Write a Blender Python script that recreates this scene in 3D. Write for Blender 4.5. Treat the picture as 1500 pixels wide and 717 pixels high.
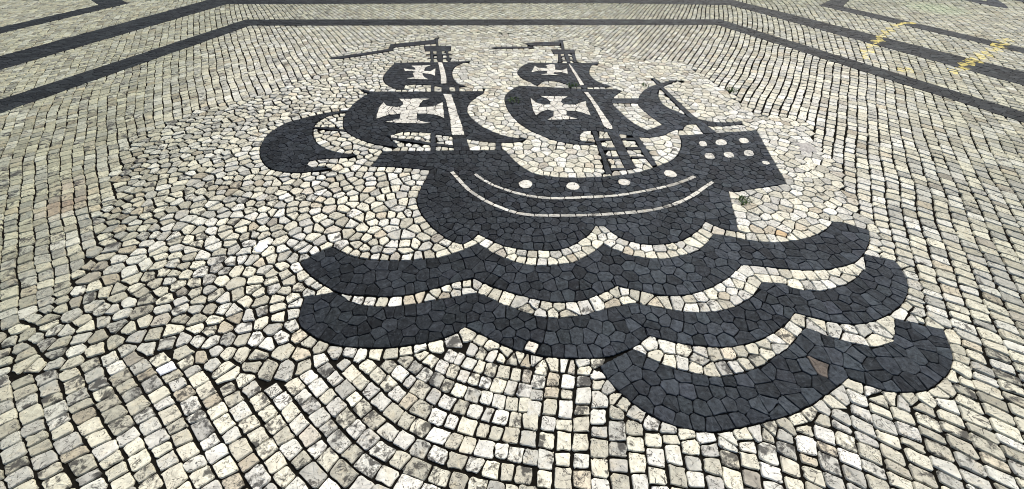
import bpy, math, random
import numpy as np
from math import radians

random.seed(7)
RNG = np.random.default_rng(7)
for o in list(bpy.data.objects):
    bpy.data.objects.remove(o)
scene = bpy.context.scene

# ------------------------------------------------------------------ camera
CAM_H = 1.6
cam_d = bpy.data.cameras.new('camera')
cam = bpy.data.objects.new('camera', cam_d)
scene.collection.objects.link(cam)
cam.location = (0, 0, CAM_H)
cam.rotation_euler = (radians(90) - 0.772353, 0, 0)
cam_d.sensor_fit = 'HORIZONTAL'
cam_d.sensor_width = 36.0
cam_d.lens = 36.0 * 563.0 / 1500.0
cam_d.clip_start = 0.02
cam_d.clip_end = 2000
scene.camera = cam
scene.render.resolution_x = 1024
scene.render.resolution_y = 489
scene.cycles.pixel_filter_type = 'BLACKMAN_HARRIS'
scene.cycles.filter_width = 1.0

# ------------------------------------------------------------------ light: bright overcast
SUN_EL, SUN_AZ = 52.0, 25.0          # azimuth clockwise from straight ahead (+Y)
world = bpy.data.worlds.new('World')
scene.world = world
world.use_nodes = True
wn = world.node_tree
bg = wn.nodes['Background']
sky = wn.nodes.new('ShaderNodeTexSky')
sky.sky_type = 'NISHITA'
sky.sun_disc = False
sky.sun_elevation = radians(SUN_EL)
sky.sun_rotation = radians(SUN_AZ)
sky.air_density = 1.0
sky.dust_density = 5.0
wn.links.new(sky.outputs['Color'], bg.inputs['Color'])
bg.inputs['Strength'].default_value = 0.105
sun_d = bpy.data.lights.new('sun', 'SUN')
sun_d.energy = 1.1
sun_d.angle = radians(40)
sun_d.color = (1.0, 0.98, 0.94)
sun = bpy.data.objects.new('sun', sun_d)
scene.collection.objects.link(sun)
sun.rotation_euler = (radians(90 - SUN_EL), 0, radians(180 - SUN_AZ) )
scene.view_settings.view_transform = 'Standard'
scene.view_settings.look = 'None'
scene.view_settings.exposure = 1.12
scene.view_settings.gamma = 1.0
scene.view_settings.use_curve_mapping = False

# ------------------------------------------------------------------ outlines on the pavement, metres (x right, y ahead of the camera)
DATA = {'poly': {'hull': [(-1.029, 2.707), (-1.0638, 2.4962), (-0.8224, 2.4812), (-0.6162, 2.4407), (-0.6205, 2.343), (-0.6444, 2.1929), (-0.651, 2.0961), (-0.623, 2.0027), (-0.585, 1.9249), (-0.5443, 1.8638), (-0.4645, 1.7603), (-0.3702, 1.6747), (-0.2938, 1.6481), (-0.2477, 1.6867), (-0.208, 1.7379), (-0.1322, 1.6891), (-0.0796, 1.6511), (0.0024, 1.6162), (0.1032, 1.598), (0.2248, 1.5968), (0.2816, 1.6037), (0.3448, 1.6295), (0.4239, 1.6885), (0.485, 1.7503), (0.5209, 1.8113), (0.5822, 1.8113), (0.6303, 1.7354), (0.6833, 1.6885), (0.7491, 1.6587), (0.8378, 1.644), (0.9217, 1.6511), (1.0108, 1.6735), (1.101, 1.7268), (1.1757, 1.7894), (1.2292, 1.8552), (1.2616, 1.8256), (1.3217, 1.7818), (1.4009, 1.7578), (1.4383, 1.8806), (1.4682, 2.0208), (1.5028, 2.1627), (1.7283, 2.2147), (1.9606, 2.269), (2.0259, 2.6317), (2.1003, 3.0448), (1.7241, 3.0041), (1.4116, 2.9606), (1.4029, 2.875), (1.3625, 2.7595), (1.3006, 2.6518), (1.2278, 2.5725), (1.1265, 2.5084), (1.0075, 2.4407), (0.8955, 2.3957), (0.7769, 2.3709), (0.6667, 2.3517), (0.4713, 2.3404), (0.3478, 2.3465), (0.2496, 2.3648), (0.1796, 2.385), (0.1167, 2.4298), (0.0298, 2.5464), (-0.0235, 2.6457), (-0.0599, 2.7236), (-0.3323, 2.7236), (-0.4706, 2.7174), (-0.6522, 2.7132)],
 'jib': [(-1.5324, 3.4321), (-1.6376, 3.4128), (-1.7467, 3.3719), (-1.862, 3.2895), (-1.9582, 3.2301), (-2.0275, 3.1424), (-2.0669, 3.0226), (-2.0659, 2.8977), (-2.0266, 2.7483), (-1.9546, 2.6085), (-1.8594, 2.4957), (-1.7749, 2.4416), (-1.6743, 2.4151), (-1.5819, 2.4063), (-1.4986, 2.4204), (-1.4171, 2.4416), (-1.3627, 2.4631), (-1.4292, 2.4757), (-1.5101, 2.4775), (-1.5533, 2.5067), (-1.5626, 2.5364), (-1.5536, 2.5664), (-1.4728, 2.5989), (-1.3727, 2.6085), (-1.2721, 2.6182), (-1.2142, 2.6514), (-1.3099, 2.6732), (-1.4231, 2.6973), (-1.5331, 2.769), (-1.618, 2.854), (-1.6834, 2.965), (-1.729, 3.0938), (-1.7374, 3.1796), (-1.7101, 3.2687), (-1.6432, 3.3558), (-1.5566, 3.3909), (-1.532, 3.3909)],
 'bigL': [(-1.5186, 3.867), (-1.3091, 3.857), (-0.7998, 3.8603), (-0.2805, 3.8721), (-0.2883, 3.8106), (-0.3581, 3.7218), (-0.4123, 3.5856), (-0.4263, 3.4721), (-0.4068, 3.3608), (-0.3354, 3.2176), (-0.2469, 3.1059), (-0.1276, 2.9994), (-0.0143, 2.9317), (0.1249, 2.9043), (0.0297, 2.8428), (-0.1344, 2.8428), (-0.2535, 2.8694), (-0.3685, 2.8975), (-0.5076, 2.9548), (-0.6471, 2.9828), (-0.6901, 3.0112), (-0.9047, 3.0291), (-0.9797, 3.0112), (-1.0296, 2.9548), (-1.0092, 2.8975), (-0.9475, 2.8219), (-0.92, 2.7712), (-1.0228, 2.7937), (-1.1163, 2.8219), (-1.2297, 2.875), (-1.3558, 2.9665), (-1.4402, 3.0581), (-1.4964, 3.1802), (-1.5347, 3.3608), (-1.5282, 3.5011), (-1.4963, 3.6918), (-1.4251, 3.8238)],
 'bigLcross': [(-1.1062, 3.6793), (-0.7868, 3.6824), (-0.8604, 3.6436), (-0.8767, 3.5721), (-0.8787, 3.5011), (-0.824, 3.5011), (-0.7485, 3.5128), (-0.7034, 3.5602), (-0.6656, 3.616), (-0.6106, 3.2648), (-0.6497, 3.3049), (-0.7035, 3.3347), (-0.7821, 3.3594), (-0.8666, 3.3594), (-0.853, 3.2648), (-0.8145, 3.2189), (-0.7101, 3.1713), (-0.9205, 3.17), (-1.1275, 3.193), (-1.0666, 3.2319), (-1.0104, 3.2542), (-1.0216, 3.3525), (-1.1216, 3.3388), (-1.1786, 3.2915), (-1.2197, 3.2516), (-1.2354, 3.3457), (-1.2513, 3.4721), (-1.2439, 3.5602), (-1.2314, 3.6008), (-1.1914, 3.5305), (-1.1478, 3.5099), (-1.0576, 3.5099), (-1.0353, 3.5527), (-1.056, 3.6129)],
 'bigLstripe': [(-0.6888, 3.7948), (-0.6013, 3.7852), (-0.5438, 3.5571), (-0.4811, 3.3079), (-0.4344, 3.1302), (-0.3992, 2.9696), (-0.5029, 2.9605), (-0.5225, 3.0343), (-0.5507, 3.2301), (-0.6034, 3.4712), (-0.6438, 3.646)],
 'topL': [(-1.3605, 4.6537), (-1.2521, 4.6821), (-0.8964, 4.6892), (-0.6812, 4.7035), (-0.4853, 4.7323), (-0.6092, 4.6221), (-0.66, 4.509), (-0.6675, 4.3774), (-0.6404, 4.2206), (-0.5925, 4.1011), (-0.5394, 4.0288), (-0.4817, 3.9948), (-0.5675, 3.9696), (-0.7255, 3.9696), (-0.8464, 4.0231), (-0.9524, 4.0431), (-1.0553, 4.0431), (-1.1153, 4.0005), (-1.107, 3.9033), (-1.1627, 3.9033), (-1.2452, 3.9724), (-1.3217, 4.0575), (-1.3822, 4.1903), (-1.3999, 4.3137), (-1.3869, 4.4923)],
 'topLcross': [(-1.1464, 4.5599), (-0.9122, 4.5805), (-0.9748, 4.5259), (-0.9789, 4.459), (-0.9721, 4.4098), (-0.9036, 4.4), (-0.8606, 4.4822), (-0.8349, 4.2606), (-0.8835, 4.3074), (-0.9786, 4.339), (-0.9757, 4.3074), (-0.9497, 4.2359), (-0.8887, 4.1632), (-1.1346, 4.1843), (-1.0557, 4.2206), (-1.0729, 4.2823), (-1.093, 4.339), (-1.0686, 4.371), (-1.1183, 4.4098), (-1.1901, 4.4033), (-1.2181, 4.4822), (-1.1563, 4.4491), (-1.0815, 4.4425), (-1.0942, 4.4923)],
 'topLstripe': [(-0.8613, 4.6749), (-0.8077, 4.6643), (-0.769, 4.509), (-0.7091, 4.2513), (-0.6854, 4.0575), (-0.745, 4.0489), (-0.7784, 4.2823), (-0.8165, 4.4756)],
 'flagL': [(-1.0074, 5.5128), (-1.5106, 5.3389), (-1.5584, 5.3389), (-1.5451, 5.1405), (-1.7289, 5.0435), (-2.0673, 4.8803), (-2.1808, 4.8277), (-2.1255, 4.7796), (-2.0161, 4.8018), (-1.48, 5.0755), (-1.4735, 5.1201), (-1.4954, 5.1569), (-1.4885, 5.2068), (-0.9845, 5.352)],
 'nestL': [(-1.1184, 5.2488), (-0.7777, 5.2701), (-0.7623, 5.0755), (-1.065, 5.0635)],
 'mastL': [[(-1.0192, 5.596), (-0.9978, 5.6101), (-0.9332, 5.2658), (-0.964, 5.2573)], [(-0.9337, 5.0715), (-0.8701, 5.0715), (-0.8055, 4.6963), (-0.865, 4.6927)], [(-0.7258, 3.9724), (-0.6468, 3.9724), (-0.6285, 3.844), (-0.7057, 3.844)], [(-0.5029, 2.9605), (-0.3968, 2.9673), (-0.377, 2.8933), (-0.3354, 2.7155), (-0.4618, 2.7155)]],
 'ropesL': [[(-1.0116, 5.0675), (-0.9777, 5.0675), (-0.9117, 4.6892), (-0.9449, 4.6892)], [(-0.8241, 5.0715), (-0.7943, 5.0715), (-0.7166, 4.6999), (-0.7498, 4.6999)], [(-0.8403, 4.0203), (-0.8076, 4.0146), (-0.7852, 3.8601), (-0.8195, 3.8601)], [(-0.5867, 3.9696), (-0.5457, 3.978), (-0.5308, 3.8601), (-0.5728, 3.8601)], [(-0.6931, 3.0226), (-0.6478, 2.9925), (-0.6078, 2.7114), (-0.6481, 2.7114)], [(-0.1343, 2.8432), (-0.0872, 2.8367), (-0.0849, 2.7236), (-0.1307, 2.7236)], [(-1.0191, 2.9244), (-0.8549, 2.8933), (-0.6638, 2.8367), (-0.6587, 2.8026), (-0.8474, 2.854), (-1.0044, 2.8889)], [(-0.6244, 2.8281), (-0.4799, 2.8026), (-0.4684, 2.7565), (-0.619, 2.7899)], [(-1.738, 3.118), (-1.5779, 3.0914), (-1.4419, 3.0627), (-1.4217, 3.0273), (-1.5666, 3.0579), (-1.7241, 3.0866)], [(-1.0412, 4.957), (-0.9947, 4.957), (-0.9888, 4.9185), (-1.0305, 4.9146)], [(-0.9594, 4.9609), (-0.9141, 4.9609), (-0.9055, 4.9185), (-0.9512, 4.9146)], [(-0.8516, 4.9609), (-0.8028, 4.9648), (-0.7931, 4.9185), (-0.8429, 4.9146)], [(-0.7722, 4.9648), (-0.7336, 4.9648), (-0.7314, 4.9223), (-0.7627, 4.9185)], [(-0.9353, 4.824), (-0.8897, 4.824), (-0.8833, 4.787), (-0.928, 4.7833)], [(-0.8277, 4.8277), (-0.7734, 4.8315), (-0.765, 4.7944), (-0.8203, 4.7907)], [(-0.7447, 4.8315), (-0.7216, 4.8352), (-0.72, 4.7981), (-0.7364, 4.7944)], [(-1.001, 4.8277), (-0.9705, 4.824), (-0.9649, 4.787), (-0.9908, 4.787)]],
 'flagR': [(0.6526, 5.4991), (0.6262, 5.4449), (0.2313, 5.3915), (0.1637, 5.3564), (0.2207, 5.2829), (0.2564, 5.2319), (0.018, 5.2362), (-0.1759, 5.2277), (-0.2577, 5.1942), (-0.174, 5.1528), (0.2104, 5.1776), (0.2788, 5.1693), (0.2441, 5.2743), (0.6015, 5.2786)],
 'nestR': [(0.4887, 5.1282), (0.7743, 5.1201), (0.7675, 4.9804), (0.5124, 4.9609)],
 'mastR': [[(0.6205, 5.4945), (0.6666, 5.4945), (0.6565, 5.1282), (0.6183, 5.1282), (0.6277, 5.352)], [(0.6365, 4.9648), (0.6782, 4.9687), (0.6807, 4.6749), (0.6397, 4.6714)], [(0.7088, 3.9976), (0.7512, 4.0089), (0.7757, 3.9252), (0.7287, 3.9252)], [(0.8163, 3.0226), (0.9032, 2.9879), (0.9089, 2.7945), (0.9269, 2.5076), (0.9343, 2.4648), (0.8491, 2.4417), (0.8447, 2.5394), (0.8291, 2.8633)]],
 'ropesR': [[(0.5596, 4.9531), (0.5915, 4.9531), (0.5761, 4.6714), (0.5405, 4.6714)], [(0.7275, 4.9687), (0.7634, 4.9687), (0.7541, 4.6714), (0.7185, 4.6714)], [(0.5863, 4.8955), (0.6376, 4.8955), (0.6378, 4.8577), (0.5854, 4.8577)], [(0.6758, 4.8955), (0.7263, 4.8993), (0.7273, 4.8615), (0.6775, 4.8615)], [(0.5801, 4.7431), (0.638, 4.7431), (0.6393, 4.7178), (0.5804, 4.7178)], [(0.6804, 4.7541), (0.7229, 4.7541), (0.7221, 4.7251), (0.6811, 4.7251)], [(0.6844, 3.0377), (0.7264, 3.0327), (0.7278, 2.6845), (0.737, 2.389), (0.6891, 2.3853), (0.6967, 2.6003)], [(1.0141, 2.9537), (1.0625, 2.9295), (1.0775, 2.7278), (1.0995, 2.5057), (1.0569, 2.4959), (1.0327, 2.6845)], [(0.7189, 2.9104), (0.8201, 2.9104), (0.8234, 2.8773), (0.7199, 2.8727)], [(0.9174, 2.9152), (1.0245, 2.9199), (1.0311, 2.882), (0.9172, 2.8797)], [(0.7275, 2.7631), (0.8318, 2.7676), (0.8348, 2.7234), (0.7292, 2.7191)], [(0.9215, 2.772), (1.031, 2.772), (1.0329, 2.7322), (0.9235, 2.7278)], [(0.7272, 2.6294), (0.832, 2.6294), (0.8365, 2.5962), (0.7292, 2.5962)], [(0.9301, 2.6294), (1.0416, 2.6294), (1.0477, 2.6003), (0.9321, 2.5983)], [(0.7383, 2.4648), (0.8515, 2.4686), (0.8504, 2.4379), (0.7376, 2.4322)]],
 'yardR': [(0.9853, 3.6968), (1.1245, 3.6935), (1.2441, 3.6968), (1.2004, 3.5873), (1.0744, 3.5873), (0.9538, 3.5873)],
 'topR': [(0.1947, 4.6749), (0.3601, 4.6749), (0.5564, 4.6643), (1.0073, 4.6643), (0.989, 4.6291), (0.9055, 4.5771), (0.8611, 4.4425), (0.8487, 4.3137), (0.8719, 4.1903), (0.9344, 4.072), (1.0215, 3.9836), (0.8718, 3.9668), (0.7466, 3.9584), (0.5882, 3.9724), (0.5933, 4.0203), (0.522, 4.0865), (0.4327, 4.1246), (0.3399, 4.1246), (0.2968, 4.0778), (0.2713, 4.026), (0.2431, 4.0317), (0.1661, 4.1305), (0.0979, 4.2206), (0.0579, 4.3454), (0.0649, 4.4425), (0.1165, 4.5771)],
 'topRcross': [(0.2601, 4.5668), (0.2943, 4.499), (0.3864, 4.4889), (0.3994, 4.5361), (0.3795, 4.5771), (0.4383, 4.6117), (0.4916, 4.6013), (0.4879, 4.4923), (0.4814, 4.4425), (0.5525, 4.4163), (0.6202, 4.4822), (0.6125, 4.3137), (0.5483, 4.371), (0.4626, 4.3581), (0.4543, 4.3137), (0.5276, 4.2761), (0.3025, 4.298), (0.3762, 4.3295), (0.3911, 4.4098), (0.296, 4.4098), (0.2116, 4.3645)],
 'topRstripe': [(0.6514, 4.6256), (0.6723, 4.5978), (0.7189, 4.2823), (0.752, 4.0146), (0.7088, 3.9976), (0.6832, 4.2823), (0.6583, 4.4923)],
 'bigR': [(0.0806, 4.007), (0.3014, 3.9813), (0.5774, 3.9414), (0.737, 3.9306), (0.8667, 3.9198), (1.0709, 3.9198), (1.1161, 3.8843), (1.0463, 3.794), (1.0003, 3.7167), (0.9686, 3.6447), (0.9587, 3.5841), (0.9984, 3.4135), (1.0438, 3.2566), (1.105, 3.1354), (1.1653, 3.0528), (1.2745, 3.1249), (1.2935, 2.9732), (1.176, 2.9295), (1.0804, 2.9295), (1.0032, 2.9585), (0.9119, 2.983), (0.8224, 3.0226), (0.7272, 3.0377), (0.6675, 3.0478), (0.6164, 3.0327), (0.5686, 2.9634), (0.5643, 2.8915), (0.6049, 2.8424), (0.6875, 2.8309), (0.6437, 2.8036), (0.5403, 2.8126), (0.4498, 2.8378), (0.359, 2.8727), (0.2803, 2.9343), (0.1882, 3.0201), (0.093, 3.1354), (0.0185, 3.2704), (-0.0477, 3.4731), (-0.0745, 3.6609), (-0.07, 3.7433), (-0.0482, 3.8284), (0.0064, 3.9342)],
 'bigRcross': [(0.1811, 3.7001), (0.2324, 3.5968), (0.3051, 3.5497), (0.3627, 3.5559), (0.3674, 3.6222), (0.3305, 3.6935), (0.2745, 3.7467), (0.4293, 3.74), (0.5524, 3.73), (0.4939, 3.6772), (0.474, 3.6126), (0.4955, 3.5497), (0.6042, 3.5497), (0.718, 3.635), (0.7081, 3.5342), (0.7153, 3.3153), (0.6617, 3.3697), (0.5881, 3.4135), (0.5087, 3.4135), (0.4972, 3.3267), (0.5357, 3.2984), (0.6009, 3.2511), (0.4271, 3.2401), (0.3118, 3.2346), (0.3754, 3.3153), (0.383, 3.4135), (0.3316, 3.4372), (0.2697, 3.3988), (0.2159, 3.3153), (0.1922, 3.4431)],
 'bigRstripe': [(0.7203, 3.8388), (0.7677, 3.8388), (0.8044, 3.6126), (0.8346, 3.3842), (0.8648, 3.1885), (0.8728, 3.0963), (0.864, 3.063), (0.8187, 3.0706), (0.7989, 3.1354), (0.7939, 3.2566), (0.7803, 3.4581), (0.7563, 3.6609)],
 'mizzen': [[(1.7546, 4.1514), (1.6704, 4.1269), (1.5262, 4.0547), (1.3753, 3.9429), (1.2876, 3.8092), (1.2306, 3.6819), (1.1975, 3.6003), (1.2246, 3.407), (1.3226, 3.1596), (1.2417, 3.1064), (1.2931, 2.9725), (1.368, 3.0449), (1.4792, 3.0771), (1.5027, 3.1262), (1.5725, 3.1697), (1.643, 3.1663), (1.5999, 3.3265), (1.4789, 3.4749), (1.4375, 3.6003), (1.4478, 3.7661), (1.5063, 3.9338), (1.5764, 3.9982)], [(1.6862, 3.2625), (1.7696, 3.2071), (1.8927, 3.1934), (2.0444, 3.2037), (2.0298, 3.1697), (1.9002, 3.1329), (1.7687, 3.1196), (1.6982, 3.1428)]],
 'mizmast': [(1.5026, 4.2111), (1.5265, 4.1911), (1.5607, 3.9429), (1.6324, 3.4257), (1.6683, 3.2625), (1.7104, 3.1329), (1.7426, 3.01), (1.6292, 2.9943), (1.6224, 3.1529), (1.5905, 3.3482), (1.5303, 3.8354), (1.5151, 3.9658)],
 'windows': [[(1.5475, 2.8607), (1.5772, 2.8666), (1.5913, 2.8493), (1.5899, 2.8085), (1.5727, 2.7839), (1.5396, 2.7754), (1.5255, 2.7928), (1.5303, 2.8361)], [(1.6995, 2.8851), (1.7294, 2.8926), (1.7497, 2.8881), (1.7604, 2.8719), (1.7623, 2.8484), (1.7552, 2.8178), (1.7274, 2.8003), (1.6787, 2.796), (1.6619, 2.8158), (1.677, 2.8595)], [(1.9012, 2.9129), (1.9379, 2.9159), (1.9548, 2.8981), (1.952, 2.8595), (1.9306, 2.8358), (1.8905, 2.8271), (1.8736, 2.8449), (1.8797, 2.8892)], [(1.5259, 2.6704), (1.5537, 2.6784), (1.5718, 2.6744), (1.58, 2.6583), (1.5808, 2.635), (1.5744, 2.6048), (1.5539, 2.5903), (1.5193, 2.5915), (1.5045, 2.6107), (1.5095, 2.6478)], [(1.6868, 2.6907), (1.7233, 2.6962), (1.7409, 2.6781), (1.7393, 2.6366), (1.7188, 2.6138), (1.6793, 2.6099), (1.6618, 2.6279), (1.6663, 2.668)], [(1.8583, 2.7182), (1.8968, 2.7237), (1.9121, 2.704), (1.9041, 2.6593), (1.8798, 2.6342), (1.8394, 2.6289), (1.8241, 2.6486), (1.8341, 2.6931)]],
 'wave1': [(-1.2066, 1.4982), (-1.1504, 1.5664), (-1.0719, 1.6297), (-1.0002, 1.582), (-0.9218, 1.5433), (-0.8394, 1.5236), (-0.7276, 1.5131), (-0.6187, 1.5131), (-0.4896, 1.5236), (-0.4047, 1.5433), (-0.3206, 1.582), (-0.257, 1.6217), (-0.205, 1.6557), (-0.1415, 1.6057), (-0.0897, 1.5587), (-0.0176, 1.5206), (0.069, 1.4834), (0.1655, 1.4731), (0.2466, 1.479), (0.3344, 1.4937), (0.4159, 1.5357), (0.4914, 1.5977), (0.5426, 1.6492), (0.6049, 1.6057), (0.6937, 1.551), (0.7769, 1.5312), (0.852, 1.5251), (0.8615, 1.5236), (0.9551, 1.5433), (1.0672, 1.582), (1.1572, 1.6459), (1.2373, 1.7382), (1.3239, 1.721), (1.4139, 1.6872), (1.5188, 1.6656), (1.6091, 1.6652), (1.7076, 1.6784), (1.8153, 1.707), (1.9095, 1.7499), (1.9878, 1.8029), (2.0424, 1.8502), (2.0872, 1.8483), (2.1423, 1.8209), (2.218, 1.7762), (2.1768, 1.6985), (2.1138, 1.6245), (2.0392, 1.5537), (1.9474, 1.4963), (1.8518, 1.464), (1.7657, 1.4453), (1.6781, 1.441), (1.5743, 1.4442), (1.3959, 1.4731), (1.3001, 1.4805), (1.25, 1.4328), (1.1746, 1.377), (1.0816, 1.3233), (0.9862, 1.2843), (0.8983, 1.2613), (0.8175, 1.2588), (0.7416, 1.274), (0.6666, 1.2972), (0.5624, 1.3299), (0.5042, 1.2907), (0.4386, 1.2588), (0.3646, 1.2277), (0.2846, 1.2191), (0.2157, 1.2191), (0.1376, 1.2338), (0.0589, 1.2588), (-0.0112, 1.2843), (-0.0929, 1.3167), (-0.1559, 1.3499), (-0.2099, 1.3839), (-0.2575, 1.3702), (-0.3176, 1.3499), (-0.3956, 1.3167), (-0.4728, 1.2907), (-0.5487, 1.2651), (-0.6269, 1.2563), (-0.7067, 1.2563), (-0.7684, 1.2626), (-0.8191, 1.2651), (-0.8608, 1.2702), (-0.9033, 1.2779), (-0.9452, 1.292), (-1.0275, 1.3445), (-1.1108, 1.4019), (-1.1761, 1.4615)],
 'wave2': [(-1.0882, 1.2488), (-1.0195, 1.2651), (-0.9457, 1.2843), (-0.8989, 1.2639), (-0.8474, 1.2264), (-0.7921, 1.2056), (-0.73, 1.1936), (-0.6514, 1.1912), (-0.5741, 1.1948), (-0.4888, 1.2093), (-0.4031, 1.2277), (-0.3063, 1.2463), (-0.2287, 1.2715), (-0.167, 1.2753), (-0.0699, 1.2154), (-0.0011, 1.1852), (0.0757, 1.1474), (0.1605, 1.121), (0.2458, 1.1175), (0.3231, 1.129), (0.4129, 1.1556), (0.4942, 1.1792), (0.5659, 1.1972), (0.633, 1.2129), (0.693, 1.1972), (0.7845, 1.1756), (0.8657, 1.1591), (0.9408, 1.1533), (1.0186, 1.1556), (1.1028, 1.1733), (1.186, 1.2093), (1.2516, 1.2463), (1.3098, 1.2972), (1.359, 1.3526), (1.4287, 1.3432), (1.4768, 1.3365), (1.5124, 1.3085), (1.5844, 1.2916), (1.6777, 1.2955), (1.7772, 1.3256), (1.8642, 1.3658), (1.9418, 1.4211), (1.9912, 1.464), (2.0183, 1.5052), (2.0373, 1.5475), (2.0674, 1.5629), (2.1191, 1.5414), (2.1943, 1.5082), (2.1796, 1.4211), (2.1451, 1.3389), (2.0825, 1.261), (2.0026, 1.1993), (1.9201, 1.1518), (1.8253, 1.1116), (1.7442, 1.0891), (1.6749, 1.0836), (1.6047, 1.0913), (1.5412, 1.1116), (1.4856, 1.131), (1.4298, 1.1518), (1.3618, 1.0927), (1.293, 1.0488), (1.2083, 1.0064), (1.133, 0.9805), (1.0525, 0.9602), (0.9791, 0.9552), (0.9096, 0.9602), (0.8408, 0.9683), (0.7563, 0.9856), (0.7028, 1.0043), (0.6578, 1.0168), (0.5678, 0.9516), (0.4983, 0.9248), (0.4392, 0.9047), (0.3832, 0.8987), (0.3391, 0.8992), (0.2521, 0.9012), (0.1651, 0.906), (0.087, 0.9205), (0.0168, 0.9402), (-0.0594, 0.9754), (-0.1289, 1.0168), (-0.2247, 1.0684), (-0.2738, 1.0327), (-0.334, 1.0011), (-0.4033, 0.9805), (-0.4555, 0.9703), (-0.5513, 0.9572), (-0.6304, 0.9522), (-0.7203, 0.9552), (-0.8117, 0.9622), (-0.9012, 0.9877), (-0.9749, 1.0274), (-1.0378, 1.0706), (-1.0633, 1.104), (-1.0739, 1.1498)],
 'wave3': [(0.3965, 0.8604), (0.4433, 0.8841), (0.5043, 0.9152), (0.5648, 0.9453), (0.6087, 0.9222), (0.6538, 0.8832), (0.7217, 0.8496), (0.7994, 0.829), (0.8767, 0.8112), (0.9285, 0.808), (1.0102, 0.8225), (1.0795, 0.8413), (1.1547, 0.8705), (1.2037, 0.9055), (1.285, 0.9447), (1.3766, 1.0164), (1.4344, 1.0636), (1.4862, 1.0323), (1.5438, 1.0059), (1.6151, 0.9749), (1.694, 0.9587), (1.7608, 0.9648), (1.8097, 0.9934), (1.8558, 1.0376), (1.8829, 1.0756), (1.912, 1.1216), (1.9572, 1.0978), (2.025, 1.0756), (2.1011, 1.0484), (2.0727, 0.9852), (2.0315, 0.9055), (1.9839, 0.8583), (1.9238, 0.8127), (1.8374, 0.7672), (1.7885, 0.7468), (1.7162, 0.7375), (1.636, 0.7392), (1.5811, 0.7544), (1.5378, 0.7758), (1.4862, 0.8056), (1.4286, 0.7732), (1.3458, 0.7308), (1.2557, 0.686), (1.1744, 0.6528), (1.1001, 0.6298), (1.0231, 0.6147), (1.0025, 0.6085), (0.9201, 0.5938), (0.8377, 0.5767), (0.7691, 0.5754), (0.7043, 0.5859), (0.6413, 0.6045), (0.5805, 0.6357), (0.508, 0.6871), (0.4463, 0.7578), (0.4088, 0.8193)],
 'inner': [(-5.3695, 2.62), (-3.9871, 6.4769), (3.121, 6.4843), (5.265, 2.3825), (5.048, 2.2201), (2.9613, 6.1999), (-3.7688, 6.1556), (-5.0507, 2.3718)],
 'middle': [(-6.5957, 3.5742), (-5.1762, 7.881), (3.699, 7.881), (6.349, 3.194), (5.9043, 2.8611), (3.6193, 7.3313), (1.7218, 7.4638), (-1.7165, 7.4361), (-4.7591, 7.3902), (-6.1461, 3.2243)],
 'outerL': [(-7.8051, 4.5154), (-6.86, 7.3448), (-7.0057, 7.4684), (-7.254, 7.6822), (-7.6587, 8.0884), (-7.0941, 8.0884), (-6.7249, 7.6822), (-6.5509, 7.5386), (-6.425, 7.4917), (-7.514, 4.2889)],
 'outerR': [(5.0768, 7.3089), (5.4904, 7.6822), (5.9609, 8.1417), (6.2694, 8.1417), (5.8079, 7.6822), (5.4211, 7.2378), (5.8723, 6.3502), (7.1155, 3.7678), (6.9329, 3.6311), (5.5895, 6.3147)],
 'motif': [(7.7826, 7.7806), (7.7712, 7.6822), (7.8833, 7.3313), (8.0107, 7.1333), (8.1107, 7.1983), (8.2986, 7.5386), (8.4215, 7.8305), (8.2662, 7.8305), (8.0881, 7.5622), (8.0203, 7.7806)],
 'motif2': [(8.5028, 7.881), (8.6051, 7.7066), (8.6895, 7.548), (8.7756, 7.3994), (8.912, 7.5386), (8.8176, 7.6822), (8.695, 7.881)]}, 'straight': ['topLcross', 'topRcross', 'bigLcross', 'bigRcross', 'nestL', 'nestR', 'windows', 'inner', 'middle', 'outerL', 'outerR', 'ropesL', 'ropesR', 'mastL', 'mastR', 'yardR', 'flagL', 'flagR'],
 'irr': [(-3.2698, 0.9858), (-2.508, 1.0696), (-2.3896, 1.1634), (-2.4042, 1.4171), (-2.5775, 1.8177), (-2.9699, 2.4317), (-3.1502, 2.9433), (-2.9574, 3.3871), (-2.5046, 3.7618), (-2.0445, 4.3931), (-2.062, 5.1943), (-1.2357, 5.9127), (0.0931, 5.757), (0.9118, 5.6077), (1.2184, 4.8259), (1.9945, 4.7119), (2.164, 3.9281), (2.2653, 3.3871), (2.596, 3.1866), (2.4703, 2.5725), (2.3008, 1.9528), (2.2547, 1.7231), (2.0445, 1.4171), (1.963, 1.1015), (1.8074, 0.9423), (1.4892, 0.83), (1.0512, 0.7364), (0.7329, 0.7454), (0.549, 0.9072), (0.4033, 0.8798), (-0.1607, 0.9675), (-0.4719, 0.9142), (-0.8627, 0.863), (-1.0314, 0.7576), (-1.2476, 0.776), (-1.5373, 0.9072), (-1.7452, 0.9352), (-2.0055, 0.8663), (-2.2701, 0.8203), (-2.8925, 0.6922)],
 'stripeU': [(-0.2743, 2.3895), (-0.2067, 2.3086), (-0.1183, 2.2351), (-0.0333, 2.1849), (0.0738, 2.1345), (0.1785, 2.1045), (0.2944, 2.0915), (0.4783, 2.1052), (0.6206, 2.1144), (0.7171, 2.1252), (0.8535, 2.158), (0.9818, 2.1945), (1.1147, 2.2392), (1.2291, 2.2933), (1.3374, 2.3578)],
 'stripeD': [(-0.4478, 2.4181), (-0.3798, 2.3086), (-0.3085, 2.1945), (-0.2318, 2.1152), (-0.1583, 2.0488), (-0.0768, 1.994), (0.0027, 1.9493), (0.0916, 1.9201), (0.2246, 1.9098), (0.4758, 1.9139), (0.6444, 1.927), (0.782, 1.9437), (0.9222, 1.9669), (1.035, 2.0063), (1.157, 2.0674), (1.2796, 2.154), (1.3669, 2.231), (1.4425, 2.2874)],
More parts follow.
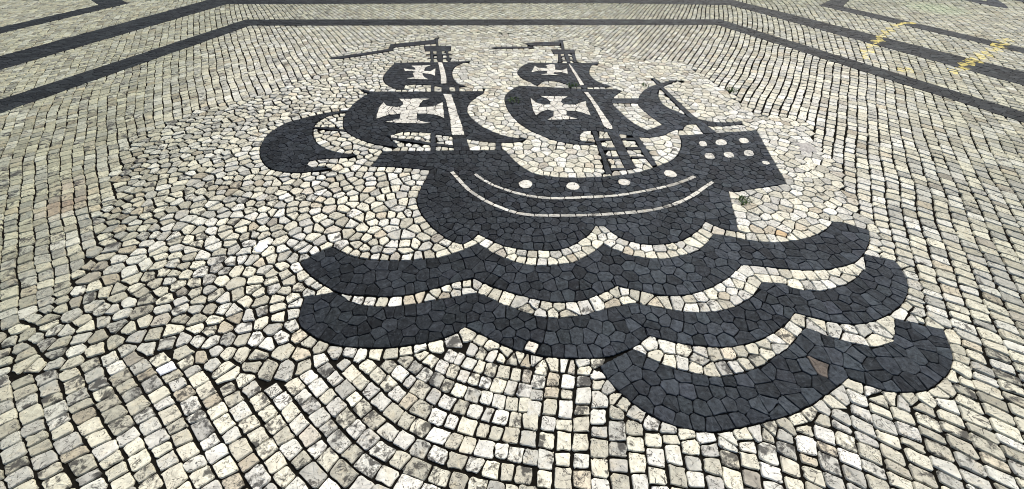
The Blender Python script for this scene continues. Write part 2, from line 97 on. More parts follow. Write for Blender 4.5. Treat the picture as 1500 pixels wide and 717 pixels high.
 'ports': [(0.0972, 2.2598, 0.0485), (0.431, 2.2351, 0.0464), (0.8036, 2.2832, 0.0421), (1.1644, 2.3913, 0.0452), (1.9393, 2.5388, 0.0272)],
 'field': [(-3.2595, 2.0245, -42, 58, 0.081, 0.069), (-3.4571, 2.6217, -40, 58, 0.081, 0.069), (-4.1239, 2.9433, -38, 55, 0.08, 0.07), (-4.0953, 4.2939, -35, 52, 0.08, 0.072), (-3.723, 4.9442, -33, 56, 0.08, 0.075), (-2.482, 4.9442, -28, 66, 0.08, 0.078), (-1.6966, 0.6637, -49, 46, 0.08, 0.06), (-1.131, 0.6637, -48, 48, 0.076, 0.06), (-0.5802, 0.7215, -50, 48, 0.074, 0.062), (-0.296, 0.5566, -68, 25, 0.074, 0.075), (-0.0276, 0.6089, -80, 8, 0.074, 0.074), (0.2758, 0.6089, -90, 0, 0.074, 0.074), (0.1176, 0.7515, -86, 3, 0.074, 0.074), (0.3808, 0.4364, -88, 2, 0.074, 0.074), (0.0753, 0.414, -84, 4, 0.074, 0.074), (0.3821, 0.7515, -90, 0, 0.074, 0.074), (-0.1506, 0.414, -76, 14, 0.074, 0.074), (0.6419, 0.4594, -82, 8, 0.075, 0.076), (1.1169, 0.4828, -70, 14, 0.075, 0.08), (1.4626, 0.5314, -62, 20, 0.076, 0.086), (1.8032, 0.5566, -58, 22, 0.076, 0.09), (2.0849, 0.7823, -55, 22, 0.077, 0.094), (2.522, 1.2731, -50, 24, 0.078, 0.097), (2.7922, 1.8177, -48, 24, 0.078, 0.097), (2.614, 2.1769, -52, 24, 0.08, 0.095), (2.5775, 2.9433, -56, 25, 0.082, 0.093), (3.5414, 2.7236, -44, 26, 0.082, 0.093), (3.9261, 3.7618, -42, 28, 0.084, 0.092), (4.8864, 3.9281, -40, 28, 0.084, 0.092), (3.4205, 3.9281, -55, 29, 0.084, 0.092), (2.8823, 4.1051, -68, 27, 0.084, 0.092), (2.5647, 4.9442, -72, 25, 0.084, 0.09), (2.0586, 5.3267, -72, 27, 0.084, 0.088), (-0.4468, 5.4644, -50, 45, 0.082, 0.085), (-4.7867, 6.8021, -36, 50, 0.08, 0.08), (-0.5448, 7.0061, -50, 45, 0.083, 0.085), (4.1762, 6.0751, -60, 22, 0.084, 0.09)],
 'area': [(-12.2, 8.35), (-6.6, 3.0), (-4.6, 1.2), (-3.6, 0.2), (3.6, 0.2), (4.6, 1.2), (6.6, 3.0), (12.2, 8.35)],
 'special': {'white': (-1.5652, 0.83), 'brown': (1.386, 0.8043), 'pale': (0.0827, 0.9895), 'orange': (1.6659, 1.7478)}, 'paint': {'a': ([(5.833, 6.2974), (5.6247, 6.2157), (5.432, 6.0929), (5.0716, 5.753), (4.7408, 5.4123), (4.4392, 5.1291), (4.2209, 4.858)], 0.042), 'b': ([(6.604, 5.5817), (6.1732, 5.2396), (5.8921, 5.0486), (5.5872, 4.843), (5.1721, 4.5575), (4.8591, 4.3682)], 0.055)}, 'paintpatch': [(4.4095, 4.446)],
 'stains': [(-2.9997, 2.0245, 0.17, (0.23, 0.17, 0.115)), (-3.1322, 2.2582, 0.12, (0.28, 0.24, 0.17)), (-0.5015, 2.0245, 0.01, (0.3, 0.2, 0.1)), (6.8783, 7.1333, 0.5, (0.36, 0.42, 0.26)), (0.593, 2.3257, 0.01, (0.5, 0.4, 0.25))],
 'spots': {'patch': (2.3768, 2.7658), 'splash': (-1.4919, 1.6278)}, 'weeds': [(1.5581, 2.054, 0.05, 60, 0.025, 'green grass tuft in the joints right of the ship rudder'), (0.6256, 3.9975, 0.07, 70, 0.02, 'dark moss tuft at the joint of the two right mast sails'), (0.0198, 3.6359, 0.07, 60, 0.018, 'bright green moss on the left edge of the big right sail'), (2.22, 3.8771, 0.06, 50, 0.025, 'small dry weed in pale cobbles right of the rear sail'), (1.3784, 3.9975, 0.05, 40, 0.02, 'small moss tuft on the top left edge of the rear sail')]}

# ------------------------------------------------------------------ materials
def new_mat(name):
    m = bpy.data.materials.new(name)
    m.use_nodes = True
    return m, m.node_tree, m.node_tree.nodes['Principled BSDF']

def N(t, kind, **kw):
    n = t.nodes.new(kind)
    for k, v in kw.items():
        setattr(n, k, v)
    return n

def noise(t, vec, scale, detail=3, rough=0.55, dist=0.0):
    n = N(t, 'ShaderNodeTexNoise')
    n.inputs['Scale'].default_value = scale
    n.inputs['Detail'].default_value = detail
    n.inputs['Roughness'].default_value = rough
    n.inputs['Distortion'].default_value = dist
    t.links.new(vec, n.inputs['Vector'])
    return n.outputs['Fac']

def maprange(t, val, a, b, c, d, smooth=False):
    n = N(t, 'ShaderNodeMapRange')
    if smooth:
        n.interpolation_type = 'SMOOTHSTEP'
    for i, v in ((1, a), (2, b), (3, c), (4, d)):
        if hasattr(v, 'is_linked'):
            t.links.new(v, n.inputs[i])
        else:
            n.inputs[i].default_value = v
    t.links.new(val, n.inputs[0])
    return n.outputs[0]

def math_(t, op, a, b):
    n = N(t, 'ShaderNodeMath', operation=op)
    for i, v in enumerate((a, b)):
        if hasattr(v, 'is_linked'):
            t.links.new(v, n.inputs[i])
        else:
            n.inputs[i].default_value = v
    return n.outputs[0]

def mix(t, fac, a, b, mode='MIX'):
    n = N(t, 'ShaderNodeMix', data_type='RGBA', blend_type=mode)
    if hasattr(fac, 'is_linked'):
        t.links.new(fac, n.inputs[0])
    else:
        n.inputs[0].default_value = fac
    for i, v in ((6, a), (7, b)):
        if hasattr(v, 'is_linked'):
            t.links.new(v, n.inputs[i])
        else:
            n.inputs[i].default_value = (*v, 1)
    return n.outputs[2]

def grey(t, val):
    n = N(t, 'ShaderNodeCombineColor')
    for i in range(3):
        t.links.new(val, n.inputs[i])
    return n.outputs[0]

def stone_material(name, dark=False, paint=False):
    m, t, b = new_mat(name)
    geo = N(t, 'ShaderNodeNewGeometry')
    tint = N(t, 'ShaderNodeAttribute', attribute_name='tint')
    off = N(t, 'ShaderNodeAttribute', attribute_name='offset')
    add = N(t, 'ShaderNodeVectorMath', operation='ADD')
    sc_ = N(t, 'ShaderNodeVectorMath', operation='SCALE')
    sx = N(t, 'ShaderNodeSeparateXYZ')
    t.links.new(off.outputs['Vector'], sx.inputs[0])
    t.links.new(geo.outputs['Position'], sc_.inputs[0])
    t.links.new(maprange(t, sx.outputs[2], -20, 20, 0.55, 1.5), sc_.inputs['Scale'])
    t.links.new(sc_.outputs[0], add.inputs[0])
    t.links.new(off.outputs['Vector'], add.inputs[1])
    p = add.outputs[0]
    mott = noise(t, p, 34 if not dark else 45, 6, 0.68)
    c = mix(t, 1.0, tint.outputs['Color'], grey(t, maprange(t, mott, 0.25, 0.75, 0.60 if not dark else 0.25, 1.28 if not dark else 2.1)), 'MULTIPLY')
    if not dark:
        warm = maprange(t, noise(t, p, 17, 3, 0.6, 0.5), 0.54, 0.74, 0, 0.4)
        c = mix(t, warm, c, (0.40, 0.34, 0.21))
        thr = maprange(t, tint.outputs['Alpha'], 0, 1, 0.80, 0.47)
        bl = noise(t, p, 24, 5, 0.68, 0.35)
        bm = maprange(t, bl, thr, math_(t, 'ADD', thr, 0.10), 0, 0.9)
        c = mix(t, bm, c, (0.028, 0.027, 0.024))
        sp = maprange(t, noise(t, p, 120, 2, 0.5), 0.63, 0.69, 0, 0.8)
        c = mix(t, sp, c, (0.07, 0.066, 0.055))
        # thin dark cracks and seams
        cr = noise(t, p, 24, 3, 0.55, 0.8)
        cr = math_(t, 'ABSOLUTE', math_(t, 'SUBTRACT', cr, 0.5), 0)
        gate = maprange(t, noise(t, p, 14, 1, 0.5), 0.46, 0.54, 0, 0.9)
        cm = math_(t, 'MULTIPLY', maprange(t, cr, 0.006, 0.019, 1, 0), gate)
        c = mix(t, cm, c, (0.05, 0.047, 0.04))
    else:
        du = maprange(t, noise(t, p, 60, 4, 0.7), 0.54, 0.76, 0, 0.55)
        c = mix(t, du, c, (0.075, 0.088, 0.098))
    if paint:
        ym = maprange(t, noise(t, geo.outputs['Position'], 16, 5, 0.7), 0.44, 0.56, 0.0, 0.80)
        c = mix(t, ym, c, (0.58, 0.49, 0.14))
    t.links.new(c, b.inputs['Base Color'])
    b.inputs['Roughness'].default_value = 0.7 if dark else 0.8
    b.inputs['Specular IOR Level'].default_value = 0.07 if dark else 0.25
    bump = N(t, 'ShaderNodeBump')
    bump.inputs['Strength'].default_value = 0.45
    bump.inputs['Distance'].default_value = 0.004
    t.links.new(noise(t, p, 75 if not dark else 60, 5, 0.65), bump.inputs['Height'])
    t.links.new(bump.outputs[0], b.inputs['Normal'])
    return m

def plain(name, col, rough=0.9, var=0.4, scale=40, spec=0.3):
    m, t, b = new_mat(name)
    geo = N(t, 'ShaderNodeNewGeometry')
    n = noise(t, geo.outputs['Position'], scale, 5, 0.65)
    c = mix(t, 1.0, col, grey(t, maprange(t, n, 0.25, 0.75, 1 - var, 1 + var)), 'MULTIPLY')
    t.links.new(c, b.inputs['Base Color'])
    b.inputs['Roughness'].default_value = rough
    b.inputs['Specular IOR Level'].default_value = spec
    return m

LIGHT = stone_material('pale_limestone')
DARK = stone_material('dark_basalt', dark=True)
LPAINT = stone_material('pale_limestone_with_yellow_paint', paint=True)
DPAINT = stone_material('dark_basalt_with_yellow_paint', dark=True, paint=True)
SOIL = plain('damp_joint_soil', (0.008, 0.0075, 0.006), 1.0, 0.5, 60, 0.0)
GROUT = plain('dark_joint_grit', (0.004, 0.0045, 0.005), 1.0, 0.4, 80, 0.0)
MOSS = plain('moss_leaf', (0.055, 0.10, 0.022), 0.7, 0.5, 90)
PATCH = plain('grey_mortar', (0.30, 0.29, 0.26), 0.9, 0.6, 45)
SPLASH = plain('white_splash', (0.60, 0.63, 0.66), 0.6, 0.35, 60)

def far_paving():
    m, t, b = new_mat('far_cobble_paving')
    geo = N(t, 'ShaderNodeNewGeometry')
    v = N(t, 'ShaderNodeTexVoronoi', feature='DISTANCE_TO_EDGE')
    v.inputs['Scale'].default_value = 15
    v2 = N(t, 'ShaderNodeTexVoronoi', feature='F1')
    v2.inputs['Scale'].default_value = 15
    for q in (v, v2):
        t.links.new(geo.outputs['Position'], q.inputs['Vector'])
    rnd = N(t, 'ShaderNodeSeparateColor')
    t.links.new(v2.outputs['Color'], rnd.inputs[0])
    col = mix(t, 1.0, (0.34, 0.335, 0.28), grey(t, maprange(t, rnd.outputs[0], 0, 1, 0.7, 1.2)), 'MULTIPLY')
    c = mix(t, maprange(t, v.outputs['Distance'], 0.02, 0.06, 0, 1), (0.025, 0.022, 0.018), col)
    t.links.new(c, b.inputs['Base Color'])
    b.inputs['Roughness'].default_value = 0.85
    return m
FAR = far_paving()

# ------------------------------------------------------------------ plane geometry helpers
def arr(p):
    return np.array(p, float)

def area(p):
    x, y = p[:, 0], p[:, 1]
    return 0.5 * np.sum(x * np.roll(y, -1) - np.roll(x, -1) * y)

def ccw(p):
    p = arr(p)
    return p[::-1].copy() if area(p) < 0 else p

def inside(poly, pts):
    pts = np.atleast_2d(pts)
    x, y = pts[:, 0], pts[:, 1]
    r = np.zeros(len(pts), bool)
    q = np.roll(poly, -1, 0)
    for (x0, y0), (x1, y1) in zip(poly, q):
        if y0 == y1:
            continue
        c = ((y0 > y) != (y1 > y)) & (x < (x1 - x0) * (y - y0) / (y1 - y0) + x0)
        r ^= c
    return r

def seg_dist(poly, pts):
    """distance from every point to the outline"""
    pts = np.atleast_2d(pts)
    best = np.full(len(pts), 1e9)
    q = np.roll(poly, -1, 0)
    for a, b in zip(poly, q):
        d = b - a
        L = d @ d
        if L < 1e-12:
            continue
        tt = np.clip(((pts - a) @ d) / L, 0, 1)
        best = np.minimum(best, np.hypot(*(pts - a - tt[:, None] * d).T))
    return best

def smooth_outline(p, it=1):
    """one soft pass over wide-angle corners, sharp tips stay"""
    for _ in range(it):
        out = []
        n = len(p)
        for i in range(n):
            a, b, c = p[i - 1], p[i], p[(i + 1) % n]
            u, v = a - b, c - b
            lu, lv = np.hypot(*u), np.hypot(*v)
            cs = (u @ v) / (lu * lv + 1e-12)
            if cs < -0.80:
                k = 0.25
                out.append(b + u * k)
                out.append(b + v * k)
            else:
                out.append(b)
        p = np.array(out)
    return p

def clip_half(poly, n, d):
    """keep the side n.x <= d of a polygon (list of tuples)"""
    out = []
    nx, ny = n
    m = len(poly)
    pv = [nx * p[0] + ny * p[1] - d for p in poly]
    for i in range(m):
        j = (i + 1) % m
        a, b = pv[i], pv[j]
        if a <= 0:
            out.append(poly[i])
        if (a < 0 < b) or (b < 0 < a):
            s = a / (a - b)
            out.append((poly[i][0] + s * (poly[j][0] - poly[i][0]), poly[i][1] + s * (poly[j][1] - poly[i][1])))
    return out

class Hash:
    def __init__(self, pts, cell):
        self.c = cell
        self.d = {}
        for i, p in enumerate(pts):
            self.d.setdefault((int(math.floor(p[0] / cell)), int(math.floor(p[1] / cell))), []).append(i)
    def near(self, p, r=2):
        a, b = int(math.floor(p[0] / self.c)), int(math.floor(p[1] / self.c))
        o = []
        for i in range(a - r, a + r + 1):
            for j in range(b - r, b + r + 1):
                o += self.d.get((i, j), ())
        return o

def voronoi(seeds, idx, d, support=None):
    """convex cells of seeds[idx] among all seeds; support[i] gives corners of a stone already laid there"""
    h = Hash(seeds, d)
    cells = {}
    R = 1.35 * d
    for i in idx:
        s = seeds[i]
        nb = [j for j in h.near(s) if j != i]
        if not nb:
            nbs = []
        else:
            v = seeds[nb] - s
            dd = np.hypot(v[:, 0], v[:, 1])
            o = np.argsort(dd)
            nbs = [(dd[k], nb[k], v[k]) for k in o if dd[k] < 2.6 * d]
        cell = [(s[0] + R * math.cos(a), s[1] + R * math.sin(a)) for a in np.arange(12) * math.pi / 6]
        for dist, j, vv in nbs:
            if dist < 1e-6:
                continue
            n = (vv[0] / dist, vv[1] / dist)
            k = n[0] * s[0] + n[1] * s[1] + dist / 2
            if support is not None and j in support:
                k = max(k, min(n[0] * c[0] + n[1] * c[1] for c in support[j]))
            cell = clip_half(cell, n, k)
            if len(cell) < 3:
                break
        if len(cell) >= 3:
            cells[i] = cell
    return cells

def centroid(c):
    c = arr(c)
    A = area(c)
    if abs(A) < 1e-9:
        return c.mean(0)
    x, y = c[:, 0], c[:, 1]
    q = x * np.roll(y, -1) - np.roll(x, -1) * y
    return np.array([np.sum((x + np.roll(x, -1)) * q), np.sum((y + np.roll(y, -1)) * q)]) / (6 * A)

def contour_seeds(poly, step, off, lo_=.9, hi_=1.1, jit=.16):
    """pairs of points just inside and just outside the outline, evenly spaced from corner to corner"""
    n = len(poly)
    ins, outs = [], []
    corners = []
    for i in range(n):
        u = poly[i] - poly[i - 1]
        v = poly[(i + 1) % n] - poly[i]
        cs = (u @ v) / (np.hypot(*u) * np.hypot(*v) + 1e-12)
        if cs < 0.72:
            corners.append(i)
    if not corners:
        corners = [0]
    for k, c0 in enumerate(corners):
        c1 = corners[(k + 1) % len(corners)]
        pts = [poly[c0]]
        i = c0
        while True:
            i = (i + 1) % n
            pts.append(poly[i])
            if i == c1:
                break
        pts = np.array(pts)
        sl = np.hypot(*(pts[1:] - pts[:-1]).T)
        cum = np.concatenate([[0], np.cumsum(sl)])
        L = cum[-1]
        if L < 1e-6:
            continue
        m = max(1, int(round(L / step)))
        for q in range(m):
            t = (q + 0.5 + random.uniform(-jit, jit)) * L / m
            j = min(np.searchsorted(cum, t) - 1, len(sl) - 1)
            j = max(j, 0)
            d = (pts[j + 1] - pts[j]) / (sl[j] + 1e-12)
            p = pts[j] + d * (t - cum[j])
            nrm = np.array([-d[1], d[0]])          # left of travel = inside for a CCW outline
            o_ = off * random.uniform(lo_, hi_)
            ins.append(p + nrm * o_)
            outs.append(p - nrm * o_)
    return np.array(ins), np.array(outs)

def fill_region(poly, d, relax=2):
    """stones cut to an outline: cells of evenly spread seeds, clipped by the outline"""
    poly = ccw(poly)
    ins, outs = contour_seeds(poly, d * 1.0, d * 0.47, .55, 1.35, .30)
    ok = inside(poly, ins)
    keep, ghosts = [], []
    for k in range(len(ins)):
        p = ins[k]
        if ok[k]:
            if all((p[0] - q[0]) ** 2 + (p[1] - q[1]) ** 2 > (0.62 * d) ** 2 for q in keep):
                keep.append(p)
                ghosts.append(outs[k])
    lo, hi = poly.min(0), poly.max(0)
    cand = []
    dy = d * 0.9
    for r, y in enumerate(np.arange(lo[1], hi[1] + dy, dy)):
        for x in np.arange(lo[0] - d, hi[0] + d, d):
            cand.append((x + (r % 2) * d / 2 + random.uniform(-.34, .34) * d, y + random.uniform(-.34, .34) * d))
    cand = np.array(cand)
    cand = cand[inside(poly, cand)]
    if len(cand):
        cand = cand[seg_dist(poly, cand) > d * 0.72]
    inner = []
    kk = np.array(keep).reshape(-1, 2)
    for p in cand:
        if len(kk) and np.min(np.sum((kk - p) ** 2, 1)) < (0.68 * d) ** 2:
            continue
        if inner and np.min(np.sum((np.array(inner) - p) ** 2, 1)) < (0.55 * d) ** 2:
            continue
        inner.append(p)
    if not keep and not inner:
        return [[tuple(q) for q in poly]]
    nb, ni = len(keep), len(inner)
    seeds = np.array(keep + inner + ghosts).reshape(-1, 2)
    for _ in range(relax):
        cells = voronoi(seeds, range(nb, nb + ni), d)
        for i, c in cells.items():
            seeds[i] = seeds[i] * 0.3 + centroid(c) * 0.7
    cells = voronoi(seeds[:nb + ni], range(nb + ni), d * 1.5)
    res = []
    for i, c in cells.items():
        ca = arr(c)
        near = seg_dist(poly, seeds[i:i + 1])[0]
        if near < 1.5 * d and not (inside(poly, ca).all() and not inside(ca, poly).any()):
            sub = [tuple(q) for q in poly]
            ca = ccw(ca)
            for a, b in zip(ca, np.roll(ca, -1, 0)):
                e = b - a
                L = np.hypot(*e)
                if L < 1e-9:
                    continue
                nrm = (e[1] / L, -e[0] / L)
                sub = clip_half(sub, nrm, nrm[0] * a[0] + nrm[1] * a[1])
                if len(sub) < 3:
                    break
            if len(sub) < 3 or abs(area(arr(sub))) < 0.00006:
                continue
            c = sub
        res.append(c)
    return res

def strip_tiles(path, width, length):
    """tiles laid end to end along a curved line"""
    path = arr(path)
    for _ in range(2):
        mid = []
        for i in range(len(path) - 1):
            mid += [path[i] * .75 + path[i + 1] * .25, path[i] * .25 + path[i + 1] * .75]
        path = np.array([path[0]] + mid + [path[-1]])
    sl = np.hypot(*(path[1:] - path[:-1]).T)
    cum = np.concatenate([[0], np.cumsum(sl)])
    L = cum[-1]
    n = int(round(L / length))
    cuts = [0] + [(k + random.uniform(-.22, .22)) * L / n for k in range(1, n)] + [L]
    def at(t):
        x = np.interp(t, cum, path[:, 0]); y = np.interp(t, cum, path[:, 1])
        x2 = np.interp(min(t + .01, L), cum, path[:, 0]); y2 = np.interp(min(t + .01, L), cum, path[:, 1])
        x1 = np.interp(max(t - .01, 0), cum, path[:, 0]); y1 = np.interp(max(t - .01, 0), cum, path[:, 1])
        d = np.array([x2 - x1, y2 - y1]); d /= np.hypot(*d)
        return np.array([x, y]), np.array([-d[1], d[0]])
    tiles = []
    for a, b in zip(cuts[:-1], cuts[1:]):
        w = width / 2 * random.uniform(.88, 1.08)
        lo, hi = [], []
        for s in (a, (a + b) / 2, b):
            p, nn = at(s)
            lo.append(tuple(p - nn * w)); hi.append(tuple(p + nn * w))
        tiles.append(lo + hi[::-1])
    return tiles

def convex_pieces(poly, depth=0):
    p = ccw(poly)
    if depth < 4 and len(p) > 3:
        e = np.roll(p, -1, 0) - p
        L = np.hypot(*e.T)
        p = p[L > 1e-5]
        e = np.roll(p, -1, 0) - p
        L = np.hypot(*e.T)
        e = e / np.maximum(L, 1e-9)[:, None]
        pe = np.roll(e, 1, 0)
        cr = pe[:, 0] * e[:, 1] - pe[:, 1] * e[:, 0]
        k = int(np.argmin(cr))
        if cr[k] < -0.22:
            b = pe[k] - e[k]                       # the bisector of the hollow corner
            b = b / (np.hypot(*b) + 1e-9)
            n = (-b[1], b[0])
            d = n[0] * p[k][0] + n[1] * p[k][1]
            out = []
            for s in (1, -1):
                q = clip_half([tuple(z) for z in p], (n[0] * s, n[1] * s), d * s)
                if len(q) >= 3 and abs(area(arr(q))) > 2e-5:
                    out += convex_pieces(q, depth + 1)
            if out:
                return out
    return [p]

# ------------------------------------------------------------------ stones -> mesh
class Stones:
    def __init__(self):
        self.v, self.f, self.t, self.o, self.mi, self.n = [], [], [], [], [], 0
        self.sm = []
    def plate(self, poly, z, tint=(0.02, 0.02, 0.02, 0), mat=1):
        p = ccw(poly)
        n = len(p)
        a = np.column_stack([p, np.full(n, z)])
        b = np.column_stack([p, np.full(n, -0.010)])
        self.v += [a, b]
        i = self.n
        self.f.append(list(range(i, i + n)))
        self.mi.append(mat); self.sm.append(False)
        for k in range(n):
            j = (k + 1) % n
            self.f.append([i + k, i + n + k, i + n + j, i + j])
            self.mi.append(mat); self.sm.append(False)
        self.t.append(np.tile(tint, (2 * n, 1)))
        self.o.append(np.zeros((2 * n, 3)))
        self.n += 2 * n
    def stone(self, poly, gap, *a, **k):
        for q in convex_pieces(poly):
            self.stone1(q, gap, *a, **k)
    def stone1(self, poly, gap, z, depth, tint, bev=0.005, dome=0.0015, tilt=0.02, rnd=0.3, fine=True, mat=0, rough=0.0014):
        p = ccw(poly)
        c = p.mean(0)
        pl = [tuple(q) for q in p]
        for a, b in zip(p, np.roll(p, -1, 0)):
            e = b - a
            L = np.hypot(*e)
            if L < 0.002:
                continue
            nr = (e[1] / L, -e[0] / L)
            pl2 = clip_half(pl, nr, nr[0] * a[0] + nr[1] * a[1] - gap)
            if len(pl2) < 3:
                continue
            pl = pl2
        p = arr(pl)
        # drop tiny edges
        q = [p[0]]
        for k in p[1:]:
            if np.hypot(*(k - q[-1])) > 0.0035:
                q.append(k)
        if len(q) > 3 and np.hypot(*(q[-1] - q[0])) < 0.0035:
            q.pop()
        if len(q) < 3:
            return
        p = np.array(q)
        if area(p) < 0.00004:
            return
        nx, pv = np.roll(p, -1, 0), np.roll(p, 1, 0)
        if fine:
            e1, e0 = nx - p, p - pv
            l1 = np.hypot(*e1.T)[:, None]; l0 = np.hypot(*e0.T)[:, None]
            k1 = np.minimum(rnd * l1, 0.008 * (.5 + RNG.random((len(p), 1))))
            k0 = np.minimum(rnd * l0, 0.008 * (.5 + RNG.random((len(p), 1))))
            A_ = p - e0 / l0 * k0
            B_ = p + e1 / l1 * k1
            M_ = p + .25 * (A_ - p) + .25 * (B_ - p)
            mid = (B_ + np.roll(A_, -1, 0)) / 2
            out = np.stack([A_, M_, B_, mid], 1).reshape(-1, 2)
            out = out + RNG.normal(0, rough, out.shape)
            p = out
        c = p.mean(0)
        n = len(p)
        tx, ty = RNG.normal(0, tilt, 2)
        def pz(q, dz):
            return z + dz + (q - c) @ np.array([tx, ty])
        r = np.hypot(*(p - c).T)[:, None]
        p2 = c + (p - c) * np.clip(1 - bev / np.maximum(r, 1e-4), 0.35, 1)
        ring0 = np.column_stack([c + (p - c) * 1.03, np.full(n, z - depth)])
        ring1 = np.column_stack([p, pz(p, -bev * 0.75)])
        jit = RNG.normal(0, 0.0005, n) if fine else 0
        ring2 = np.column_stack([p2, pz(p2, 0) + jit])
        cen = np.array([[c[0], c[1], z + dome]])
        i = self.n
        if fine:
            p3 = c + (p - c) * 0.45
            ring3 = np.column_stack([p3, pz(p3, dome * .8) + RNG.normal(0, 0.0006, n)])
            rings = [ring0, ring1, ring2, ring3, cen]
        else:
            rings = [ring0, ring1, ring2, cen]
        self.v += rings
        m = len(rings) - 1
        for k in range(n):
            j = (k + 1) % n
            for s in range(m - 1):
                a, b = i + s * n, i + (s + 1) * n
                self.f.append([a + k, a + j, b + j, b + k])
            b = i + (m - 1) * n
            self.f.append([b + k, b + j, i + m * n])
        cnt = n * m
        self.mi += [mat] * cnt
        per = [True] * 2 + [False] * (m - 2) if fine else [True] * 2 + [False] * (m - 2)
        self.sm += per * n
        tot = m * n + 1
        self.t.append(np.tile(tint, (tot, 1)))
        self.o.append(np.tile(RNG.uniform(-20, 20, 3), (tot, 1)))
        self.n += tot
    def build(self, name, mats, parent=None, base=None):
        me = bpy.data.meshes.new(name)
        v = np.concatenate(self.v)
        b = np.array([0, 0, 0.0]) if base is None else np.array([base[0], base[1], 0.0])
        me.from_pydata((v - b).tolist(), [], self.f)
        me.materials.clear()
        for m in mats:
            me.materials.append(m)
        me.polygons.foreach_set('material_index', self.mi)
        me.polygons.foreach_set('use_smooth', self.sm)
        a = me.attributes.new('tint', 'FLOAT_COLOR', 'POINT')
        a.data.foreach_set('color', np.concatenate(self.t).astype(np.float32).ravel())
        a = me.attributes.new('offset', 'FLOAT_VECTOR', 'POINT')
        a.data.foreach_set('vector', np.concatenate(self.o).astype(np.float32).ravel())
        me.update()
        o = bpy.data.objects.new(name, me)
        scene.collection.objects.link(o)
        if parent is None:
            o.location = tuple(b)
        else:
            o.parent = parent
        return o

def tag(o, label=None, cat=None, group=None, kind=None):
    if label: o['label'] = label
    if cat: o['category'] = cat
    if group: o['group'] = group
    if kind: o['kind'] = kind
    return o

def ramp(x, a, b):
    return min(1, max(0, (x - a) / (b - a)))

def far(p):
    return math.hypot(p[0], p[1])

def light_tint(p):
    """a pale stone's own colour: mostly cream, some grey, white, tan or rosy"""
    k = RNG.random()
    if k < .42: c = (0.60, 0.58, 0.455)
    elif k < .66: c = (0.56, 0.555, 0.475)
    elif k < .84: c = (0.63, 0.62, 0.54)
    elif k < .95: c = (0.55, 0.525, 0.41)
    elif k < .985: c = (0.52, 0.47, 0.35)
    else: c = (0.44, 0.41, 0.33)
    c = np.array(c) * RNG.uniform(.60, 1.13)
    # darker, greener tint for paving outside the picture's middle
    w = dulled(p)
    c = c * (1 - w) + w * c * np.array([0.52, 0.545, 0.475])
    for (sx, sy, sr, col) in STAINS:
        d = math.hypot(p[0] - sx, p[1] - sy)
        if d < sr:
            f = .75 * (1 - (d / sr) ** 2)
            c = c * (1 - f) + np.array(col) * f
    blot = min(.95, blotch(p) * 2.1 * RNG.random() ** 1.7)
    return (*c, blot)


def dulled(p):  # amount of darker, greener tint, growing toward the left, far and right sides
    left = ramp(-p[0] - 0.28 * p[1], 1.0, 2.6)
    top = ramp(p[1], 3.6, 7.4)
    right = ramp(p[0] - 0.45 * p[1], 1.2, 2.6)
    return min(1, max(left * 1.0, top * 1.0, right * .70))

def blotch(p):
    near = ramp(1.35 - p[1], 0, .5)
    left = ramp(-p[0] - .3 * p[1], 0.2, 1.2)
    return 0.36 + .42 * max(near, .6 * left)

STAINS = DATA['stains']

def dark_tint(p, band=False):
    c = np.array((0.0190, 0.0226, 0.0256)) if not band else np.array((0.0140, 0.0165, 0.0165))
    c = c * (.66 + .5 * ramp(p[0] - .1 * p[1], -.6, .7)) * RNG.uniform(.55, 1.6) * (1 + RNG.normal(0, .012, 3))
    return (*np.clip(c, 0.003, 1), 0)

# ------------------------------------------------------------------ collect the dark figures
FIG = {}
for k, v in DATA['poly'].items():
    vs = v if isinstance(v[0][0], (list, tuple)) else [v]
    FIG[k] = [ccw(smooth_outline(ccw(q))) if k not in DATA['straight'] else ccw(q) for q in vs]
WHITE = [k for k in FIG if 'cross' in k or ('stripe' in k)] + ['windows']
DARKKEYS = [k for k in FIG if k not in WHITE]
DARKPOLYS = [q for k in DARKKEYS for q in FIG[k]]
IRR = ccw(DATA['irr'])

def in_dark(pts):
    r = np.zeros(len(pts), bool)
    for q in DARKPOLYS:
        lo, hi = q.min(0), q.max(0)
        m = (pts[:, 0] >= lo[0]) & (pts[:, 0] <= hi[0]) & (pts[:, 1] >= lo[1]) & (pts[:, 1] <= hi[1])
        if m.any():
            k = np.where(m)[0]
            r[k] |= inside(q, pts[k])
    return r

